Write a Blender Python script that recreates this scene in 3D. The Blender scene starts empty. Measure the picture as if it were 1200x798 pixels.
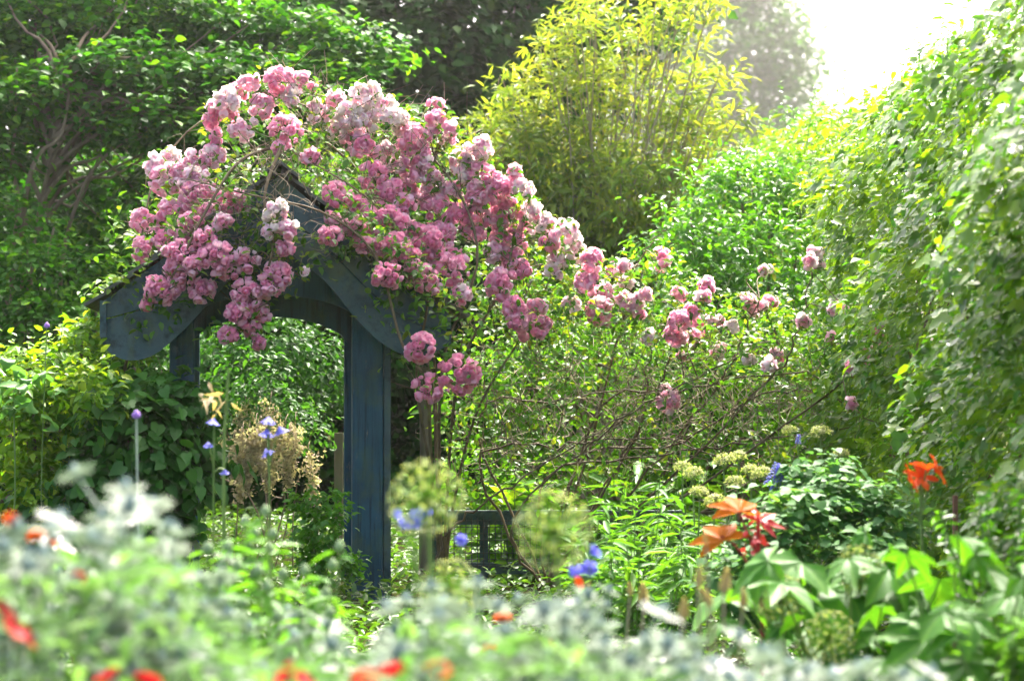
import bpy, math, random
import numpy as np
from mathutils import Vector, Matrix, Quaternion

# ------------------------------------------------------------------ camera, sky, sun, exposure
SC = bpy.context.scene
C = SC.collection
W0, H0, FPX = 1200.0, 798.0, 2833.0
CAM = np.array([0.0, 0.0, 1.5])
PITCH = math.atan(39.0 / FPX)
cam_data = bpy.data.cameras.new('camera')
cam_data.lens = 85.0; cam_data.sensor_width = 36.0
cam_data.clip_start = 0.05; cam_data.clip_end = 3000
cam_data.dof.use_dof = True
cam_data.dof.focus_distance = 15.8
cam_data.dof.aperture_fstop = 2.8
cam_data.dof.aperture_blades = 0
cam = bpy.data.objects.new('camera', cam_data)
cam.location = CAM; cam.rotation_euler = (math.pi / 2 + PITCH, 0, 0)
C.objects.link(cam); SC.camera = cam

SUN_EL, SUN_AZ = math.radians(54), math.radians(18)      # azimuth measured from +Y (view axis) towards +X
sun_dir = Vector((math.sin(SUN_AZ) * math.cos(SUN_EL), math.cos(SUN_AZ) * math.cos(SUN_EL), math.sin(SUN_EL)))
world = bpy.data.worlds.new('World'); SC.world = world; world.use_nodes = True
wn = world.node_tree.nodes; wl = world.node_tree.links
sky = wn.new('ShaderNodeTexSky'); sky.sky_type = 'NISHITA'; sky.sun_disc = False
sky.sun_elevation = SUN_EL; sky.sun_rotation = SUN_AZ
sky.dust_density = 8.0; sky.air_density = 0.5; sky.ozone_density = 0.5
bg = wn['Background']; bg.inputs['Strength'].default_value = 0.15
wl.new(sky.outputs['Color'], bg.inputs['Color'])
sd = bpy.data.lights.new('sun', 'SUN'); sd.energy = 2.0; sd.angle = math.radians(0.55); sd.color = (1.0, 0.95, 0.86)
sun = bpy.data.objects.new('sun', sd); C.objects.link(sun)
sun.rotation_euler = (-sun_dir).to_track_quat('-Z', 'Y').to_euler(); sun.location = (4, 30, 30)

SC.view_settings.view_transform = 'Standard'; SC.view_settings.look = 'None'
SC.view_settings.exposure = 2.75; SC.view_settings.gamma = 1.0
SC.view_settings.use_curve_mapping = False
SC.render.engine = 'CYCLES'
cy = SC.cycles
cy.use_denoising = True; cy.denoiser = 'OPENIMAGEDENOISE'; cy.denoising_input_passes = 'RGB_ALBEDO_NORMAL'
cy.max_bounces = 7; cy.diffuse_bounces = 3; cy.glossy_bounces = 2; cy.transmission_bounces = 4
cy.transparent_max_bounces = 8; cy.volume_bounces = 0
cy.caustics_reflective = False; cy.caustics_refractive = False
cy.sample_clamp_indirect = 6.0
cy.use_adaptive_sampling = True; cy.adaptive_threshold = 0.02

rng = np.random.default_rng(11)
random.seed(11)

# ------------------------------------------------------------------ helpers
_cp, _sp = math.cos(PITCH), math.sin(PITCH)
def P(px, py, d):
    """world point at depth d (metres) behind photograph position (px, py)"""
    u = (px - 600.0) / FPX; v = (399.0 - py) / FPX
    return np.array([u * d, d * (_cp - v * _sp), 1.5 + d * (_sp + v * _cp)])
def gz(y):
    """height of the ground: the flower bed by the camera lies a little higher than the arbour"""
    t = np.clip((np.asarray(y, float) - 4.0) / 8.0, 0, 1)
    return 0.42 * (1 - t * t * (3 - 2 * t))
def nrm(a):
    a = np.asarray(a, float)
    return a / np.maximum(np.linalg.norm(a, axis=-1, keepdims=True), 1e-9)

class MB:
    def __init__(s): s.v = []; s.t = []; s.q = []; s.a = []; s.tm = []; s.qm = []; s.n = 0
    def add(s, v, tris=None, quads=None, a=0.5, mat=0):
        v = np.asarray(v, float).reshape(-1, 3)
        s.v.append(v); s.a.append(np.broadcast_to(np.asarray(a, float), (len(v),)).copy())
        if tris is not None and len(tris):
            t = np.asarray(tris, int).reshape(-1, 3) + s.n; s.t.append(t); s.tm.append(np.full(len(t), mat))
        if quads is not None and len(quads):
            q = np.asarray(quads, int).reshape(-1, 4) + s.n; s.q.append(q); s.qm.append(np.full(len(q), mat))
        s.n += len(v)
    def mesh(s, name, mats, off=(0, 0, 0), smooth=True):
        me = bpy.data.meshes.new(name)
        v = np.concatenate(s.v) - np.asarray(off, float)
        t = np.concatenate(s.t) if s.t else np.zeros((0, 3), int)
        q = np.concatenate(s.q) if s.q else np.zeros((0, 4), int)
        loops = np.concatenate([t.ravel(), q.ravel()])
        starts = np.concatenate([np.arange(len(t)) * 3, len(t) * 3 + np.arange(len(q)) * 4])
        me.vertices.add(len(v)); me.vertices.foreach_set('co', v.ravel().astype(np.float32))
        me.loops.add(len(loops)); me.loops.foreach_set('vertex_index', loops.astype(np.int32))
        me.polygons.add(len(starts)); me.polygons.foreach_set('loop_start', starts.astype(np.int32))
        mi = np.concatenate(s.tm + s.qm) if (s.tm or s.qm) else np.zeros(0)
        me.polygons.foreach_set('material_index', mi.astype(np.int32))
        me.polygons.foreach_set('use_smooth', np.full(len(starts), smooth))
        at = me.attributes.new('v', 'FLOAT', 'POINT')
        at.data.foreach_set('value', np.concatenate(s.a).astype(np.float32))
        for m in (mats if isinstance(mats, (list, tuple)) else [mats]): me.materials.append(m)
        me.update(calc_edges=True); me.validate()
        return me
    # --- shapes
    def tube(s, pts, r, sides=5, a=0.5, mat=0):
        pts = np.asarray(pts, float); n = len(pts)
        r = np.broadcast_to(np.asarray(r, float), (n,))
        tg = nrm(np.gradient(pts, axis=0))
        ref = np.tile([0.3, 0.5, 0.81], (n, 1)) if abs(np.mean(tg, 0)[2]) < 0.8 else np.tile([1.0, 0.2, 0.1], (n, 1))
        x = nrm(np.cross(tg, ref)); y = np.cross(tg, x)
        an = np.arange(sides) * 2 * math.pi / sides
        ring = pts[:, None] + r[:, None, None] * (np.cos(an)[None, :, None] * x[:, None] + np.sin(an)[None, :, None] * y[:, None])
        i = np.arange(n - 1)[:, None] * sides; j = np.arange(sides)[None]; jn = (j + 1) % sides
        q = np.stack([i + j, i + jn, i + sides + jn, i + sides + j], -1).reshape(-1, 4)
        s.add(ring.reshape(-1, 3), quads=q, a=a, mat=mat)
    def box(s, c, size, R=None, a=0.5, mat=0, bevel=0.0):
        hx, hy, hz = np.asarray(size) / 2.0
        if bevel <= 0:
            v = np.array([[x, y, z] for z in (-hz, hz) for y in (-hy, hy) for x in (-hx, hx)])
            q = [(0, 2, 3, 1), (4, 5, 7, 6), (0, 1, 5, 4), (2, 6, 7, 3), (0, 4, 6, 2), (1, 3, 7, 5)]
            if R is not None: v = v @ np.asarray(R).T
            s.add(v + c, quads=q, a=a, mat=mat); return
        b = bevel
        prof = [(-hx + b, -hy), (hx - b, -hy), (hx, -hy + b), (hx, hy - b), (hx - b, hy), (-hx + b, hy), (-hx, hy - b), (-hx, -hy + b)]
        s.prism(prof, -hz, hz, R, c, a, mat)
    def prism(s, prof, z0, z1, R=None, c=(0, 0, 0), a=0.5, mat=0):
        """outline (x, y) extruded along z; caps are a fan, so the outline must be star-shaped about its middle"""
        p = np.asarray(prof, float); n = len(p); m = p.mean(0)
        v = np.concatenate([np.c_[p, np.full(n, z0)], np.c_[p, np.full(n, z1)], [[m[0], m[1], z0]], [[m[0], m[1], z1]]])
        i = np.arange(n); k = (i + 1) % n
        q = np.stack([i, k, n + k, n + i], -1)
        t = np.concatenate([np.stack([np.full(n, 2 * n), k, i], -1), np.stack([np.full(n, 2 * n + 1), n + i, n + k], -1)])
        if R is not None: v = v @ np.asarray(R).T
        s.add(v + np.asarray(c), tris=t, quads=q, a=a, mat=mat)
    def inst(s, T, pos, X, Z, ln, wd, a, mat=0):
        """copies of a small template: T = (verts (length, width, lift), tris)"""
        tv, tt = T; pos = np.asarray(pos, float); n = len(pos)
        if n == 0: return
        X = nrm(X); Y = nrm(np.cross(Z, X)); Z = np.cross(X, Y)
        ln = np.broadcast_to(np.asarray(ln, float), (n,)); wd = np.broadcast_to(np.asarray(wd, float), (n,))
        v = (pos[:, None] + X[:, None] * (tv[None, :, 0, None] * ln[:, None, None])
             + Y[:, None] * (tv[None, :, 1, None] * wd[:, None, None]) + Z[:, None] * (tv[None, :, 2, None] * ln[:, None, None]))
        k = len(tv)
        t = (tt[None] + (np.arange(n) * k)[:, None, None]).reshape(-1, 3)
        s.add(v.reshape(-1, 3), tris=t, a=np.repeat(np.broadcast_to(a, (n,)), k), mat=mat)

def T_(v, t): return np.array(v, float), np.array(t, int)
LEAF4 = T_([(0, 0, 0), (.42, .5, .09), (.42, -.5, .09), (1, 0, -.10)], [(0, 2, 3), (0, 3, 1)])
LEAF6 = T_([(0, 0, 0), (.5, 0, -.02), (1, 0, -.14), (.26, .42, .07), (.64, .36, .06), (.26, -.42, .07), (.64, -.36, .06)],
           [(0, 1, 3), (1, 4, 3), (1, 2, 4), (0, 5, 1), (1, 5, 6), (1, 6, 2)])
LANCE = T_([(0, 0, 0), (.35, .5, .04), (.35, -.5, .04), (.7, .36, -.03), (.7, -.36, -.03), (1, 0, -.2), (.35, 0, -.02), (.7, 0, -.09)],
           [(0, 6, 1), (0, 2, 6), (1, 6, 7), (1, 7, 3), (6, 2, 4), (6, 4, 7), (3, 7, 5), (7, 4, 5)])
HEART = T_([(0, 0, 0), (-.13, .26, .05), (.12, .52, .10), (.5, .42, .06), (1, 0, -.16), (.5, -.42, .06), (.12, -.52, .10), (-.13, -.26, .05), (.42, 0, -.03)],
           [(0, 8, 1), (1, 8, 2), (2, 8, 3), (3, 8, 4), (8, 5, 4), (8, 6, 5), (8, 7, 6), (8, 0, 7)])
IVYL = T_([(0, 0, 0), (-.12, .34, .03), (.14, .58, .0), (.36, .30, .05), (.62, .38, .0), (1, 0, -.12), (.62, -.38, .0), (.36, -.30, .05), (.14, -.58, .0), (-.12, -.34, .03), (.36, 0, -.02)],
          [(0, 10, 1), (1, 10, 2), (2, 10, 3), (3, 10, 4), (4, 10, 5), (10, 6, 5), (10, 7, 6), (10, 8, 7), (10, 9, 8), (10, 0, 9)])

def mesh_obj(name, me, parent=None, loc=(0, 0, 0)):
    o = bpy.data.objects.new(name, me); C.objects.link(o); o.location = loc
    if parent is not None: o.parent = parent
    return o
def worldloc(o):
    p = np.array(o.location)
    while o.parent is not None: o = o.parent; p = p + np.array(o.location)
    return p
def part(name, mb, mats, parent=None, kind=None, smooth=True):
    """mb holds world coordinates; the part is linked under its thing"""
    off = worldloc(parent) if parent is not None else np.zeros(3)
    o = mesh_obj(name, mb.mesh(name, mats, off, smooth), parent)
    if kind: o['kind'] = kind
    return o
def thing(name, label, cat, loc, group=None):
    o = bpy.data.objects.new(name, None); C.objects.link(o); o.location = loc
    o.empty_display_size = 0.1
    o['label'] = label; o['category'] = cat
    if group: o['group'] = group
    return o
def smoothpath(pts, n=12):
    pts = np.asarray(pts, float); m = len(pts)
    if m < 3:
        t = np.linspace(0, 1, n)[:, None]; return pts[0] * (1 - t) + pts[-1] * t
    p = np.vstack([2 * pts[0] - pts[1], pts, 2 * pts[-1] - pts[-2]])
    out = []
    for s in np.linspace(0, m - 1 - 1e-6, n):
        i = int(s); f = s - i; a, b, c, d = p[i], p[i + 1], p[i + 2], p[i + 3]
        out.append(.5 * ((2 * b) + (-a + c) * f + (2 * a - 5 * b + 4 * c - d) * f * f + (-a + 3 * b - 3 * c + d) * f ** 3))
    return np.array(out)

# ------------------------------------------------------------------ materials
MAT = {}
def new_mat(name):
    m = bpy.data.materials.new(name); m.use_nodes = True
    nt = m.node_tree; MAT[name] = m
    return m, nt, nt.nodes, nt.links, nt.nodes['Principled BSDF']
def ramp(nodes, stops):
    r = nodes.new('ShaderNodeValToRGB'); e = r.color_ramp.elements
    while len(e) < len(stops): e.new(0.5)
    for el, (p, c) in zip(e, stops): el.position = p; el.color = (*c, 1)
    return r
def leaf_mat(name, cols, trans=0.45, rough=0.45, spec=0.45, warm=1.25, noise=9.0, fresh=True):
    m, nt, N, L, b = new_mat(name)
    at = N.new('ShaderNodeAttribute'); at.attribute_name = 'v'
    tc = N.new('ShaderNodeTexCoord'); nz = N.new('ShaderNodeTexNoise'); nz.inputs['Scale'].default_value = noise
    nz.inputs['Detail'].default_value = 3
    L.new(tc.outputs['Object'], nz.inputs['Vector'])
    mx = N.new('ShaderNodeMath'); mx.operation = 'MULTIPLY_ADD'; mx.inputs[1].default_value = 0.45
    L.new(nz.outputs['Fac'], mx.inputs[0])
    sb = N.new('ShaderNodeMath'); sb.operation = 'SUBTRACT'; sb.inputs[1].default_value = 0.225
    L.new(at.outputs['Fac'], sb.inputs[0]); L.new(sb.outputs[0], mx.inputs[2])
    if fresh and cols[0][1] > 1.25 * cols[0][0] and cols[0][1] > 1.7 * cols[0][2]: cols = [(.74 * c[0], .94 * c[1], .50 * c[2]) for c in cols]      # fresh greens
    r = ramp(N, [(i / max(1, len(cols) - 1), c) for i, c in enumerate(cols)])
    L.new(mx.outputs[0], r.inputs['Fac'])
    L.new(r.outputs['Color'], b.inputs['Base Color'])
    b.inputs['Roughness'].default_value = rough; b.inputs['Specular IOR Level'].default_value = spec
    tr = N.new('ShaderNodeBsdfTranslucent')
    mul = N.new('ShaderNodeMix'); mul.data_type = 'RGBA'; mul.blend_type = 'MULTIPLY'; mul.inputs['Factor'].default_value = 1
    L.new(r.outputs['Color'], mul.inputs['A']); mul.inputs['B'].default_value = (1.5 * warm, 1.6, 0.7, 1)
    L.new(mul.outputs['Result'], tr.inputs['Color'])
    ms = N.new('ShaderNodeMixShader'); ms.inputs[0].default_value = trans
    L.new(b.outputs[0], ms.inputs[1]); L.new(tr.outputs[0], ms.inputs[2])
    L.new(ms.outputs[0], N['Material Output'].inputs['Surface'])
    return m
def petal_mat(name, cols, trans=0.35, rough=0.6, tint=(1.25, 1.0, 1.05)):
    m, nt, N, L, b = new_mat(name)
    at = N.new('ShaderNodeAttribute'); at.attribute_name = 'v'
    r = ramp(N, [(i / max(1, len(cols) - 1), c) for i, c in enumerate(cols)])
    L.new(at.outputs['Fac'], r.inputs['Fac']); L.new(r.outputs['Color'], b.inputs['Base Color'])
    b.inputs['Roughness'].default_value = rough; b.inputs['Specular IOR Level'].default_value = 0.25
    tr = N.new('ShaderNodeBsdfTranslucent')
    mul = N.new('ShaderNodeMix'); mul.data_type = 'RGBA'; mul.blend_type = 'MULTIPLY'; mul.inputs['Factor'].default_value = 1
    L.new(r.outputs['Color'], mul.inputs['A']); mul.inputs['B'].default_value = (*tint, 1)
    L.new(mul.outputs['Result'], tr.inputs['Color'])
    ms = N.new('ShaderNodeMixShader'); ms.inputs[0].default_value = trans
    L.new(b.outputs[0], ms.inputs[1]); L.new(tr.outputs[0], ms.inputs[2])
    L.new(ms.outputs[0], N['Material Output'].inputs['Surface'])
    return m
def rough_mat(name, c1, c2, c3=None, scale=6.0, stretch=(1, 1, 1), rough=0.7, bump=0.3, spec=0.3):
    m, nt, N, L, b = new_mat(name)
    tc = N.new('ShaderNodeTexCoord'); mp = N.new('ShaderNodeMapping'); mp.inputs['Scale'].default_value = stretch
    L.new(tc.outputs['Object'], mp.inputs['Vector'])
    nz = N.new('ShaderNodeTexNoise'); nz.inputs['Scale'].default_value = scale; nz.inputs['Detail'].default_value = 8
    nz.inputs['Roughness'].default_value = 0.65
    L.new(mp.outputs['Vector'], nz.inputs['Vector'])
    st = [(0.30, c1), (0.55, c2)] + ([(0.72, c3)] if c3 else [])
    r = ramp(N, st); L.new(nz.outputs['Fac'], r.inputs['Fac']); L.new(r.outputs['Color'], b.inputs['Base Color'])
    b.inputs['Roughness'].default_value = rough; b.inputs['Specular IOR Level'].default_value = spec
    bp = N.new('ShaderNodeBump'); bp.inputs['Strength'].default_value = bump; bp.inputs['Distance'].default_value = 0.01
    L.new(nz.outputs['Fac'], bp.inputs['Height']); L.new(bp.outputs['Normal'], b.inputs['Normal'])
    return m

rough_mat('soil', (0.022, 0.018, 0.010), (0.036, 0.042, 0.014), (0.045, 0.085, 0.018), scale=3.0, rough=1.0, bump=0.8, spec=0.0)
rough_mat('bark', (0.10, 0.075, 0.045), (0.19, 0.145, 0.09), (0.13, 0.15, 0.08), scale=9, stretch=(1, 1, .25), rough=0.9, bump=0.6)
rough_mat('grey_bark', (0.10, 0.09, 0.07), (0.19, 0.17, 0.13), (0.11, 0.13, 0.07), scale=12, stretch=(1, 1, .25), rough=0.9, bump=0.6)
rough_mat('cane', (0.06, 0.045, 0.02), (0.16, 0.115, 0.06), (0.20, 0.19, 0.09), scale=7, rough=0.7, bump=0.2)
rough_mat('dry_twig', (0.17, 0.13, 0.08), (0.32, 0.26, 0.17), (0.24, 0.22, 0.12), scale=9, rough=0.8, bump=0.2)
rough_mat('green_stem', (0.09, 0.17, 0.035), (0.16, 0.25, 0.06), (0.13, 0.17, 0.06), scale=8, rough=0.5, bump=0.1)
rough_mat('silver_stem', (0.33, 0.40, 0.30), (0.45, 0.52, 0.40), scale=8, rough=0.6, bump=0.1)
def paint_mat(name, base, dark, algae, wood, grain):
    m, nt, N, L, b = new_mat(name); tc = N.new('ShaderNodeTexCoord')
    def noise(scale, stretch, detail=8, rough=.6):
        mp = N.new('ShaderNodeMapping'); mp.inputs['Scale'].default_value = stretch; L.new(tc.outputs['Object'], mp.inputs['Vector'])
        n = N.new('ShaderNodeTexNoise'); n.inputs['Scale'].default_value = scale; n.inputs['Detail'].default_value = detail; n.inputs['Roughness'].default_value = rough
        L.new(mp.outputs['Vector'], n.inputs['Vector']); return n.outputs['Fac']
    def mixc(fac, lo, hi, A, B):
        mr = N.new('ShaderNodeMapRange'); mr.inputs['From Min'].default_value = lo; mr.inputs['From Max'].default_value = hi; L.new(fac, mr.inputs['Value'])
        mx = N.new('ShaderNodeMix'); mx.data_type = 'RGBA'; L.new(mr.outputs['Result'], mx.inputs['Factor'])
        (L.new(A, mx.inputs['A']) if not isinstance(A, tuple) else setattr(mx.inputs['A'], 'default_value', (*A, 1)))
        mx.inputs['B'].default_value = (*B, 1); return mx.outputs['Result']
    g = noise(38, grain, 6, .7)
    c = mixc(noise(3.5, (1, 1, 1)), .35, .7, base, dark)
    c = mixc(g, .50, .66, c, tuple(.55 * q for q in dark))
    c = mixc(noise(6, (1, 1, .6)), .52, .72, c, algae)
    c = mixc(noise(15, (1.5, 1.5, .35), 10, .75), .62, .66, c, wood)
    L.new(c, b.inputs['Base Color']); b.inputs['Roughness'].default_value = .62; b.inputs['Specular IOR Level'].default_value = .35
    bp = N.new('ShaderNodeBump'); bp.inputs['Strength'].default_value = .5; bp.inputs['Distance'].default_value = .006
    L.new(g, bp.inputs['Height']); L.new(bp.outputs['Normal'], b.inputs['Normal'])
paint_mat('blue_paint', (0.027, 0.100, 0.142), (0.014, 0.055, 0.080), (0.052, 0.100, 0.060), (0.12, 0.145, 0.125), (1, 1, .05))
paint_mat('slate_paint', (0.060, 0.112, 0.115), (0.033, 0.064, 0.068), (0.085, 0.118, 0.052), (0.14, 0.15, 0.115), (.35, 1, .35))
rough_mat('roof_wood', (0.055, 0.058, 0.050), (0.115, 0.115, 0.095), (0.10, 0.13, 0.06), scale=7, stretch=(.4, 1, 1), rough=0.85, bump=0.4)
rough_mat('old_wood', (0.10, 0.085, 0.05), (0.21, 0.175, 0.11), (0.14, 0.16, 0.08), scale=9, stretch=(1, 1, .2), rough=0.85, bump=0.4)
rough_mat('rust_wood', (0.10, 0.04, 0.025), (0.2, 0.09, 0.06), scale=9, rough=0.85)
rough_mat('wire', (0.03, 0.035, 0.035), (0.06, 0.065, 0.06), scale=20, rough=0.5)
rough_mat('red_stem', (0.13, 0.015, 0.02), (0.24, 0.03, 0.03), scale=10, rough=0.4)

leaf_mat('leaf_hazel', [(0.010, 0.062, 0.007), (0.024, 0.108, 0.009), (0.055, 0.170, 0.011), (0.15, 0.26, 0.02)], trans=.48, spec=.06)
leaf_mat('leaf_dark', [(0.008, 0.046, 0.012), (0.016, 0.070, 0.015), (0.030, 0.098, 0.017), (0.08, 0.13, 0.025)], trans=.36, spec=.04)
leaf_mat('leaf_far', [(0.04, 0.12, 0.02), (0.07, 0.18, 0.028), (0.12, 0.25, 0.04)], trans=.5, spec=.15)
leaf_mat('leaf_bamboo', [(0.08, 0.15, 0.030), (0.165, 0.235, 0.045), (0.28, 0.32, 0.06), (0.40, 0.34, 0.09)], trans=.42, spec=.2)
leaf_mat('leaf_bright', [(0.045, 0.15, 0.012), (0.075, 0.22, 0.015), (0.13, 0.29, 0.02)], trans=.48, rough=.35)
leaf_mat('leaf_hedge', [(0.09, 0.18, 0.016), (0.17, 0.28, 0.02), (0.30, 0.40, 0.03)], trans=.48, rough=.32, spec=.4)
leaf_mat('leaf_ivy', [(0.038, 0.115, 0.012), (0.070, 0.170, 0.014), (0.14, 0.25, 0.018), (0.26, 0.35, 0.025)], trans=.48, rough=.34, spec=.28)
leaf_mat('leaf_rose', [(0.045, 0.13, 0.02), (0.075, 0.19, 0.024), (0.12, 0.24, 0.028), (0.24, 0.27, 0.04)], trans=.45, rough=.4, spec=.35)
leaf_mat('leaf_gold', [(0.08, 0.19, 0.014), (0.14, 0.27, 0.018), (0.24, 0.35, 0.024), (0.36, 0.37, 0.05)], trans=.48, spec=.3)
leaf_mat('leaf_heart', [(0.030, 0.105, 0.022), (0.050, 0.155, 0.028), (0.085, 0.21, 0.034)], trans=.38, rough=.45, spec=.28)
leaf_mat('leaf_columbine', [(0.060, 0.160, 0.080), (0.095, 0.215, 0.105), (0.145, 0.28, 0.125)], trans=.42, spec=.18, rough=.55)
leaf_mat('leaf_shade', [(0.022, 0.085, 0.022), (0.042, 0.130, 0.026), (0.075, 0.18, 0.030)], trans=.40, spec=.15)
leaf_mat('leaf_glow', [(0.05, 0.15, 0.014), (0.09, 0.23, 0.018), (0.15, 0.31, 0.022), (0.26, 0.36, 0.035)], trans=.52, spec=.22)
leaf_mat('leaf_lily', [(0.050, 0.15, 0.028), (0.085, 0.21, 0.032), (0.14, 0.27, 0.045)], trans=.45, rough=.5, spec=.18)
leaf_mat('leaf_bed', [(0.060, 0.130, 0.048), (0.095, 0.180, 0.066), (0.15, 0.245, 0.10)], trans=.42, rough=.65, spec=.06, warm=.95, fresh=False)
leaf_mat('leaf_big', [(0.034, 0.125, 0.016), (0.060, 0.180, 0.020), (0.12, 0.26, 0.03)], trans=.40, rough=.5, spec=.2, noise=18)
leaf_mat('leaf_silver', [(0.085, 0.16, 0.080), (0.13, 0.215, 0.12), (0.20, 0.29, 0.18)], trans=.34, rough=.7, spec=.06, warm=.95)
leaf_mat('leaf_pale', [(0.10, 0.20, 0.09), (0.16, 0.28, 0.13), (0.22, 0.34, 0.16)], trans=.30, rough=.5, spec=.25, warm=.9)
leaf_mat('leaf_cover', [(0.035, 0.10, 0.018), (0.065, 0.15, 0.022), (0.12, 0.22, 0.03)], trans=.40)
leaf_mat('leaf_dry', [(0.30, 0.22, 0.12), (0.42, 0.33, 0.20), (0.50, 0.42, 0.29)], trans=.3, rough=.7, warm=1.0)
leaf_mat('plume', [(0.30, 0.23, 0.17), (0.42, 0.33, 0.26), (0.52, 0.43, 0.35)], trans=.35, rough=.8, spec=.05, warm=.85)
leaf_mat('umbel', [(0.26, 0.30, 0.10), (0.36, 0.38, 0.15), (0.46, 0.42, 0.22)], trans=.35, rough=.7, warm=.9)
leaf_mat('leaf_castor', [(0.44, 0.085, 0.004), (0.52, 0.13, 0.005), (0.58, 0.18, 0.010)], trans=.52, rough=.5, spec=.08, warm=.68)
leaf_mat('leaf_red', [(0.42, 0.02, 0.03), (0.58, 0.035, 0.04)], trans=.35, rough=.4, warm=.7)
petal_mat('petal_rose', [(0.89, 0.34, 0.52), (0.91, 0.45, 0.60), (0.93, 0.61, 0.71), (0.94, 0.74, 0.79), (0.95, 0.87, 0.86), (0.84, 0.74, 0.63)], trans=.55, tint=(1.05, 1.05, 1.05))
petal_mat('petal_white', [(0.15, 0.22, 0.13), (0.25, 0.32, 0.23), (0.42, 0.47, 0.39), (0.70, 0.71, 0.68)], trans=.25, tint=(1, 1, 1))
petal_mat('petal_red', [(0.48, 0.02, 0.025), (0.60, 0.06, 0.06)], tint=(1.1, .8, .8))
petal_mat('petal_orange', [(0.58, 0.07, 0.006), (0.66, 0.14, 0.012)], tint=(1.1, .9, .8))
petal_mat('petal_blue', [(0.14, 0.14, 0.52), (0.20, 0.21, 0.62), (0.30, 0.32, 0.70)], tint=(1, 1, 1.1))
petal_mat('petal_violet', [(0.30, 0.15, 0.50), (0.42, 0.28, 0.60)], tint=(1, 1, 1.1))
petal_mat('cone_blue', [(0.10, 0.17, 0.17), (0.17, 0.25, 0.24), (0.25, 0.32, 0.28)], trans=.05, tint=(1, 1, 1))
petal_mat('pod_green', [(0.16, 0.25, 0.11), (0.24, 0.34, 0.17)], trans=.15, tint=(1, 1, .7))
M = MAT

# ------------------------------------------------------------------ ground
def build_ground():
    ys = np.concatenate([np.linspace(-40, 2, 8), np.linspace(2.5, 34, 90), [45, 70, 120, 250, 600, 1500]])
    xs = np.concatenate([[-900, -300, -100, -40, -20], np.linspace(-12, 12, 60), [20, 40, 100, 300, 900]])
    X, Y = np.meshgrid(xs, ys)
    Z = gz(Y) + (rng.random(X.shape) - .5) * 0.03
    ny, nx = X.shape
    i = np.arange(ny - 1)[:, None] * nx + np.arange(nx - 1)[None]
    mb = MB(); mb.add(np.c_[X.ravel(), Y.ravel(), Z.ravel()], quads=np.stack([i, i + 1, i + nx + 1, i + nx], -1).reshape(-1, 4))
    o = part('ground', mb, M['soil']); o['kind'] = 'structure'
build_ground()

# ------------------------------------------------------------------ foliage generators
def scatter_leaves(mb, T, pos, out, size, aspect=.6, up=.55, outw=.5, rnd=.6, droop=.35, a=None, mat=0, svar=.35):
    n = len(pos)
    if n == 0: return
    Nn = nrm(np.array([0, 0, up]) + outw * out + rnd * rng.normal(size=(n, 3)) * .6)
    Xa = rng.normal(size=(n, 3)) * .8 + out * .8 + np.array([0, 0, -droop])
    Xa = Xa - Nn * np.sum(Xa * Nn, 1, keepdims=True)
    ln = size * (1 + svar * (rng.random(n) * 2 - 1))
    mb.inst(T, pos, Xa, Nn, ln, ln * aspect, rng.random(n) if a is None else a, mat)

def blob_points(blobs, per_m2, back=.45, inner=.55, viewer=CAM):
    """clump centres in the outer shell of a union of ellipsoids, with the outward direction"""
    Cs = np.array([b[0] for b in blobs], float); Rs = np.array([b[1] for b in blobs], float)
    PP, OO = [], []
    for c, r in zip(Cs, Rs):
        area = 4 * math.pi * ((r[0] * r[1]) ** 1.6 / 3 + (r[0] * r[2]) ** 1.6 / 3 + (r[1] * r[2]) ** 1.6 / 3) ** (1 / 1.6)
        n = max(6, int(area * per_m2))
        d = nrm(rng.normal(size=(n, 3)))
        lump = .85 + .16 * np.sin(d[:, 0] * 7 + c[0] * 3) * np.sin(d[:, 1] * 6 + c[1]) + .12 * np.sin(d[:, 2] * 8 + c[2] * 5)
        rad = (inner + (1 - inner) * rng.random(n) ** .6) * (lump + .12 * rng.normal(size=n).clip(-1, 2))
        p = c + d * r * rad[:, None]
        tov = nrm(viewer - p)
        keep = (np.sum(d * tov, 1) > -.15) | (rng.random(n) < back)
        o = nrm(d / r)
        p, o = p[keep], o[keep]
        q = ((p[:, None] - Cs[None]) / Rs[None]); q = np.sqrt((q ** 2).sum(-1))
        ok = q.min(1) > inner * .8
        PP.append(p[ok]); OO.append(o[ok])
    p = np.concatenate(PP); o = np.concatenate(OO)
    g = p[:, 2] > gz(p[:, 1]) + .03
    return p[g], o[g]

def foliage(blobs, per_m2, leaves, clump_r, T, size, mb=None, mat=0, flat=.7, back=.45, inner=.55, bias=0.0, **kw):
    mb = mb or MB()
    p, o = blob_points(blobs, per_m2, back, inner)
    n = len(p)
    k = np.repeat(np.arange(n), leaves)
    pos = p[k] + rng.normal(size=(len(k), 3)) * clump_r * np.array([1, 1, flat])
    cv = rng.random(n)
    a = np.clip(cv[k] * .55 + rng.random(len(k)) * .45 + bias, 0, 1)
    g = pos[:, 2] > gz(pos[:, 1]) + .01
    scatter_leaves(mb, T, pos[g], o[k][g], size, a=a[g], mat=mat, **kw)
    return mb, p, o

def blobs_px(lst, d, dz=0.0):
    """ellipsoids from (px, py, half-width px, half-height px[, extra depth, depth radius])"""
    out = []
    for e in lst:
        dd = d + (e[4] if len(e) > 4 else 0)
        s = dd / FPX
        c = P(e[0], e[1], dd)
        rx, rz = e[2] * s, e[3] * s
        ry = e[5] if len(e) > 5 else min(rx, rz) * .9
        out.append((c, (rx, ry, rz)))
    return out

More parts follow.
